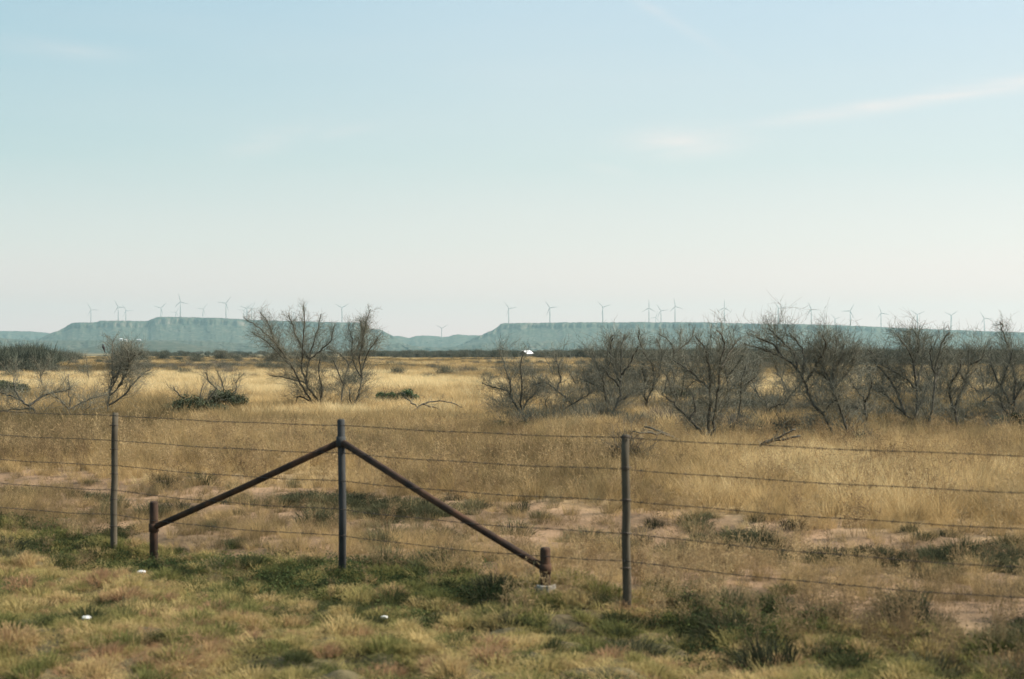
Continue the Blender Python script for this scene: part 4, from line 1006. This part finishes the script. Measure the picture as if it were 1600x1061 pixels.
def scatter(name, coll, x, y, scale, tint, seed, cat, label, tilt=0.15, zs=None, sink=0.01):
    rg = np.random.default_rng(seed); n = len(x)
    z = ground_z(x, y) - sink
    me = bpy.data.meshes.new(name); me.vertices.add(n)
    me.vertices.foreach_set('co', np.stack([x, y, z], 1).ravel().astype(np.float32))
    rot = np.stack([rg.normal(0, tilt, n), rg.normal(0, tilt, n), rg.uniform(0, 6.283, n)], 1)
    sc3 = np.stack([scale, scale, scale * (zs if zs is not None else rg.uniform(0.75, 1.2, n))], 1)
    for nm, ty, dat, key in (('rotv', 'FLOAT_VECTOR', rot, 'vector'), ('scl', 'FLOAT_VECTOR', sc3, 'vector'), ('tint', 'FLOAT', tint, 'value'), ('pick', 'INT', rg.integers(0, len(coll.objects), n), 'value')):
        a = me.attributes.new(nm, ty, 'POINT'); a.data.foreach_set(key, np.asarray(dat).ravel().astype(np.int32 if ty == 'INT' else np.float32))
    me.update()
    o = bpy.data.objects.new(name, me); COL.objects.link(o)
    md = o.modifiers.new('scatter', 'NODES'); md.node_group = scatter_group(coll)
    tag(o, label, cat, kind='stuff')
    return o
def wedge(n, y0, y1, seed, margin=3.0, power=0.5):
    """points spread evenly over the ground the camera could see between two distances"""
    rg = np.random.default_rng(seed)
    y = np.sqrt(rg.random(n) * (y1 ** 2 - y0 ** 2) + y0 ** 2) if power == 0.5 else y0 * (y1 / y0) ** rg.random(n)
    x = (rg.random(n) * 2 - 1) * (y * 0.375 + margin)
    return x, y
def keep(x, y, p, seed):
    rg = np.random.default_rng(seed); m = rg.random(len(x)) < p; return x[m], y[m]

# verge: short tufted grass on this side of the fence
x, y = wedge(30000, 6.0, 19.0, 1, 2.0); d = fd(x, y)
p = (d < 0.4) * (0.75 + 0.25 * sstep(0.30, 0.55, fbm(x * 1.8, y * 1.8, 3, 40)))
x1, y1 = keep(x, y, p * 0.8, 2); d1 = fd(x1, y1)
t1 = 0.08 + 1.0 * (fbm(x1 * 0.9, y1 * 0.9, 3, 41) - 0.5) * 1.7 + 0.42 + 0.10 * (vnoise(x1 * 3, y1 * 3, 42) - .5) - 0.16 * sstep(-1.2, 0.0, d1)
scatter('verge_grass', C_short, x1, y1, rng.uniform(0.6, 1.35, len(x1)), t1, 3, 'grass', 'short tufted green and tan grass of the road verge', 0.25)
gxx, gyy = np.meshgrid(np.arange(-10, 10, 0.215), np.arange(6, 19, 0.215)); rgv = np.random.default_rng(5)
x = (gxx + rgv.uniform(-0.10, 0.10, gxx.shape)).ravel(); y = (gyy + rgv.uniform(-0.10, 0.10, gxx.shape)).ravel()
m_ = np.abs(x) < y * 0.375 + 2.0; x, y = x[m_], y[m_]; d = fd(x, y)
x1, y1 = keep(x, y, (d < 0.3) * (0.58 + 0.36 * sstep(0.32, 0.52, fbm(x * 1.3, y * 1.3, 3, 44))), 6); d1 = fd(x1, y1)
t1 = 0.54 + (fbm(x1 * 0.55, y1 * 0.55, 3, 43) - 0.5) * 0.9 + rgv.normal(0, 0.23, len(x1)) - 0.18 * sstep(-1.3, -0.2, d1)
scatter('grass_hummocks', C_hum, x1, y1, rgv.uniform(0.55, 1.25, len(x1)) ** 1.0, t1, 7, 'grass', 'hummocks of tan and olive grass in the road verge', 0.2, zs=rgv.uniform(0.6, 1.15, len(x1)), sink=0.02)
# green weeds along the fence foot and in the far rut
x, y = wedge(30000, 7.0, 26.0, 8, 2.0); d = fd(x, y)
band = np.exp(-((d + 0.12 - 0.5 * (fbm(x * .7, y * .7, 2, 50) - .5)) / 0.48) ** 2) * sstep(0.30, 0.50, fbm(x * 1.1, y * 1.1, 3, 51)) * 1.3
verge_sp = (d < 0) * sstep(0.60, 0.70, fbm(x * 1.6, y * 1.6, 3, 52)) * 0.06
s_ = fs(x, y)
rut = np.exp(-((d - 4.3 - 0.7 * (fbm(x * .6, y * .6, 2, 55) - .5)) / 0.42) ** 2) * np.maximum(sstep(-5.4, -4.4, s_) * (1 - sstep(-2.8, -1.8, s_)), sstep(0.9, 1.8, s_)) * sstep(0.25, 0.45, fbm(x * .8 + 3, y * .8, 3, 53)) * 1.1
x1, y1 = keep(x, y, np.clip(band * 0.55 * (1 - 0.5 * sstep(3, 5, s_)) + verge_sp + rut * 0.15, 0, 1), 9); d1 = fd(x1, y1)
t1 = 0.42 + (fbm(x1 * 1.5, y1 * 1.5, 2, 54) - .5) * 1.4 - 0.30 * (d1 > 2) 
x2, y2 = keep(x, y, np.clip(band * 0.45 * (1 - 0.7 * sstep(1.5, 3.5, s_)), 0, 1), 19); d2 = fd(x2, y2)
scatter('dark_grass_clumps', C_hum, x2, y2, rng.uniform(0.6, 1.3, len(x2)), 0.06 + (fbm(x2 * 1.8, y2 * 1.8, 2, 56) - .5) * 0.6, 18, 'grass', 'dark green grass clumps along the fence foot', 0.25, sink=0.02)
x2, y2 = keep(x, y, np.clip(np.maximum(rut - 0.12, 0) * 0.8 + band * 0.16 * sstep(1.0, 3.0, s_) + 0.012 * (d > -1.2) * (d < 6), 0, 1), 20)
scatter('rut_grass', C_rut, x2, y2, rng.uniform(0.6, 1.35, len(x2)), 0.28 + (fbm(x2 * 1.5, y2 * 1.5, 2, 57) - .5) * 0.9, 21, 'grass', 'low grey olive grass filling the far rut and the fence foot', 0.2, sink=0.02)
scatter('green_weeds', C_weed, x1, y1, rng.uniform(0.6, 1.3, len(x1)), t1, 10, 'weeds', 'low dark green weeds along the fence foot and the rut', 0.2)
# brown dead weeds just beyond the fence
x, y = wedge(21000, 8.0, 34.0, 12, 2.0); d = fd(x, y)
p = sstep(-0.1 - 1.0 * (fs(x, y) > 2.4), 0.4, d) * (1 - sstep(1.3, 2.7, d)) * (0.30 + 0.55 * sstep(0.35, 0.6, fbm(x * .8, y * .8, 3, 60))) * (0.35 + 0.65 * sstep(0.5, 3.0, fs(x, y))) + 0.13 * (d > 6.4) + 0.08 * (d > 2.5) * (d < 6.4) + 0.05 * (d < 0) * (d > -1)
x1, y1 = keep(x, y, np.clip(p, 0, 1), 13); d1 = fd(x1, y1)
t1 = 0.42 + (fbm(x1 * .8, y1 * .8, 3, 61) - .5) * 1.3 + 0.15 * (d1 > 6)
scatter('brown_weeds', C_stalk, x1, y1, rng.uniform(0.5, 1.05, len(x1)) * np.where(d1 < 5, 0.52 + 0.22 * sstep(0.5, 3.0, fs(x1, y1)), 1.0), t1, 14, 'weeds', 'dead brown weeds standing in a fuzzy strip behind the wires', 0.12)
# dry grass: tall tufts near, field grass, far grass
def field_tint(x, y):
    t = 0.50 + (fbm(x / 0.9, y / 1.3, 3, 69) - 0.5) * 0.75 + (fbm(x / 5.0, y / 9.0, 4, 70) - 0.5) * 1.15 + (fbm(x / 20.0, y / 34.0, 3, 71) - 0.5) * 1.6
    t = t + (0.12 + 0.20 * (x / y < 0.0)) * sstep(52, 80, y) * (1 - sstep(105, 140, y)) - 0.05 * (1 - sstep(14, 30, y)) - 0.10 * sstep(40, 180, y) 
    return t
def field_p(x, y):
    return 0.18 + 0.82 * sstep(0.34, 0.55, fbm(x / 3.2, y / 3.2, 4, 72))
x, y = wedge(34000, 11.0, 42.0, 20, 2.5); d = fd(x, y)
cover = sstep(4.4, 8.0, d + (fbm(x * .7, y * .7, 3, 73) - .5) * 3.5) * field_p(x, y) + sstep(0.1 - 0.6 * (fs(x, y) > 2.4), 0.6 - 0.5 * (fs(x, y) > 2.4), d) * (1 - sstep(1.8 + 0.8 * (fs(x, y) > 2), 3.0 + 0.8 * (fs(x, y) > 2), d)) * 0.85 + (d > 2.0) * (d < 6.8) * 0.30 * sstep(0.42, 0.56, fbm(x * 1.1, y * 1.1, 3, 76)) + (d > 2) * (d < 6.8) * 0.05
x1, y1 = keep(x, y, np.clip(cover, 0, 1), 21)
scatter('tall_dry_grass', C_tall, x1, y1, rng.uniform(0.5, 1.25, len(x1)) * (0.55 + 0.8 * fbm(x1 / 1.6, y1 / 1.6, 3, 74)) * (0.50 + 0.50 * sstep(4.8, 8.5, fd(x1, y1))), field_tint(x1, y1) - 0.12 * (fd(x1, y1) < 5), 22, 'grass', 'tall tawny dry grass covering the near field', 0.22)
x, y = wedge(26000, 34.0, 130.0, 24, 4.0)
x1, y1 = keep(x, y, field_p(x, y), 25)
scatter('field_grass', C_field, x1, y1, rng.uniform(0.7, 1.25, len(x1)) * (0.7 + 0.6 * fbm(x1 / 6, y1 / 6, 3, 75)), field_tint(x1, y1), 26, 'grass', 'pale straw grass over the middle of the field', 0.12)
x, y = wedge(26000, 115.0, 520.0, 28, 10.0, power=1)
x1, y1 = keep(x, y, field_p(x / 3, y / 3), 29)
scatter('far_grass', C_far, x1, y1, rng.uniform(0.7, 1.2, len(x1)), 0.42 + (fbm(x1 / 14, y1 / 34, 4, 78) - 0.5) * 1.3, 30, 'grass', 'golden grass of the far field below the mesas', 0.05)
# low grey brush in the middle distance
x, y = wedge(16000, 45.0, 480.0, 32, 6.0, power=1)
pxx = x / y * F * 1600 + 800
zone = sstep(0.52, 0.64, fbm(x / 14.0, y / 30.0, 3, 80)) * sstep(80, 125, y) * 0.45 + 0.015 * (y > 55)
zone = zone + 0.95 * np.exp(-((y - 150) / 26.0) ** 2) * (pxx > 190) * (pxx < 480) * sstep(0.38, 0.5, fbm(x / 9.0, y / 14.0, 3, 83)) + 0.05 * sstep(110, 150, y) * (pxx > 150)
x1, y1 = keep(x, y, np.clip(zone, 0, 1), 33)
scatter('low_brush', C_brush, x1, y1, 0.28 + 0.75 * rng.random(len(x1)) ** 2, 0.60 + (fbm(x1 / 20, y1 / 30, 2, 81) - .5) * 1.0, 34, 'brush', 'low grey brown brush scattered over the middle of the plain', 0.08)
# understory among the right hand trees
x, y = wedge(2600, 27.0, 62.0, 35, 3.0); pxx = x / y * F * 1600 + 800
lim = np.interp(pxx, [740, 800, 960, 1040, 1200, 1500, 1700], [36, 33.5, 33.5, 31.5, 30.5, 31, 31])
x1, y1 = keep(x, y, np.clip((y > lim) * sstep(740, 800, pxx) * sstep(0.44, 0.56, fbm(x / 1.7, y / 4.0, 3, 84)) * 0.8, 0, 1), 36)
scatter('understory_brush', C_brush, x1, y1, 0.25 + 0.45 * rng.random(len(x1)), 0.55 + rng.normal(0, 0.15, len(x1)), 37, 'brush', 'low grey brown brush tangled around the feet of the right hand trees', 0.1)
# dark thickets: left, far middle, and behind the right hand trees
x, y = wedge(30000, 90.0, 1500.0, 36, 10.0, power=1)
pxx = x / y * F * 1600 + 800
edge = (0.8 + 0.5 * fbm(x / 7.0, y / 400.0, 3, 89)) * np.interp(pxx, [-60, 60, 150, 420, 560, 760, 900, 1000, 1150, 1400, 1700], [112, 125, 300, 620, 470, 400, 330, 240, 165, 150, 135])
zone = sstep(0.0, 0.12, y / edge - 1 + (fbm(x / 30.0, y / 60.0, 3, 85) - .5) * 0.5) * np.where(pxx < 175, (1 - sstep(240, 330, y)) * sstep(0.36, 0.50, fbm(x / 6.0, y / 20.0, 3, 90)), 1.0)
zone = zone * (0.25 + 0.75 * sstep(0.40, 0.52, fbm(x / 50.0, y / 90.0, 3, 86)))
zone = np.where((pxx > 175) & (pxx < 540), zone * 0.10 + 0.03 * (y > 220), zone)
barnmask = (np.abs(pxx - 822) < 16) & (y < 650) & (y > 330)
zone = np.where(barnmask, 0, zone)
x1, y1 = keep(x, y, np.clip(zone, 0, 1), 37)
sc1 = (0.35 + 0.75 * rng.random(len(x1)) ** 1.5) * (1.0 + 0.35 * sstep(500, 1200, y1))
scatter('distant_scrub', C_scrub, x1, y1, sc1, 0.25 + (fbm(x1 / 50, y1 / 90, 2, 87) - .5) * 0.8, 38, 'scrub', 'dark mass of distant mesquite scrub along the foot of the mesas', 0.05)

# ------------------------------------------------------------------ haze
HB = MB()
x0, x1_, y0, y1_, z0, z1 = -13000, 13000, -13000, 13000, -3.0, 420.0
HB.add([(x0, y0, z0), (x1_, y0, z0), (x1_, y1_, z0), (x0, y1_, z0), (x0, y0, z1), (x1_, y0, z1), (x1_, y1_, z1), (x0, y1_, z1)],
       [(0, 3, 2, 1), (4, 5, 6, 7), (0, 1, 5, 4), (1, 2, 6, 5), (2, 3, 7, 6), (3, 0, 4, 7)])
hm, ht, hout = new_mat('haze_air')
pv = N(ht, 'ShaderNodeVolumePrincipled')
pv.inputs['Color'].default_value = (0.53, 0.79, 0.80, 1)
pv.inputs['Density'].default_value = 0.000080
pv.inputs['Anisotropy'].default_value = 0.2
ht.links.new(pv.outputs[0], hout.inputs['Volume'])
haze = HB.build('haze', hm)
tag(haze, kind='stuff')
haze['label'] = 'thin blue green haze over the whole plain'
haze['category'] = 'haze'
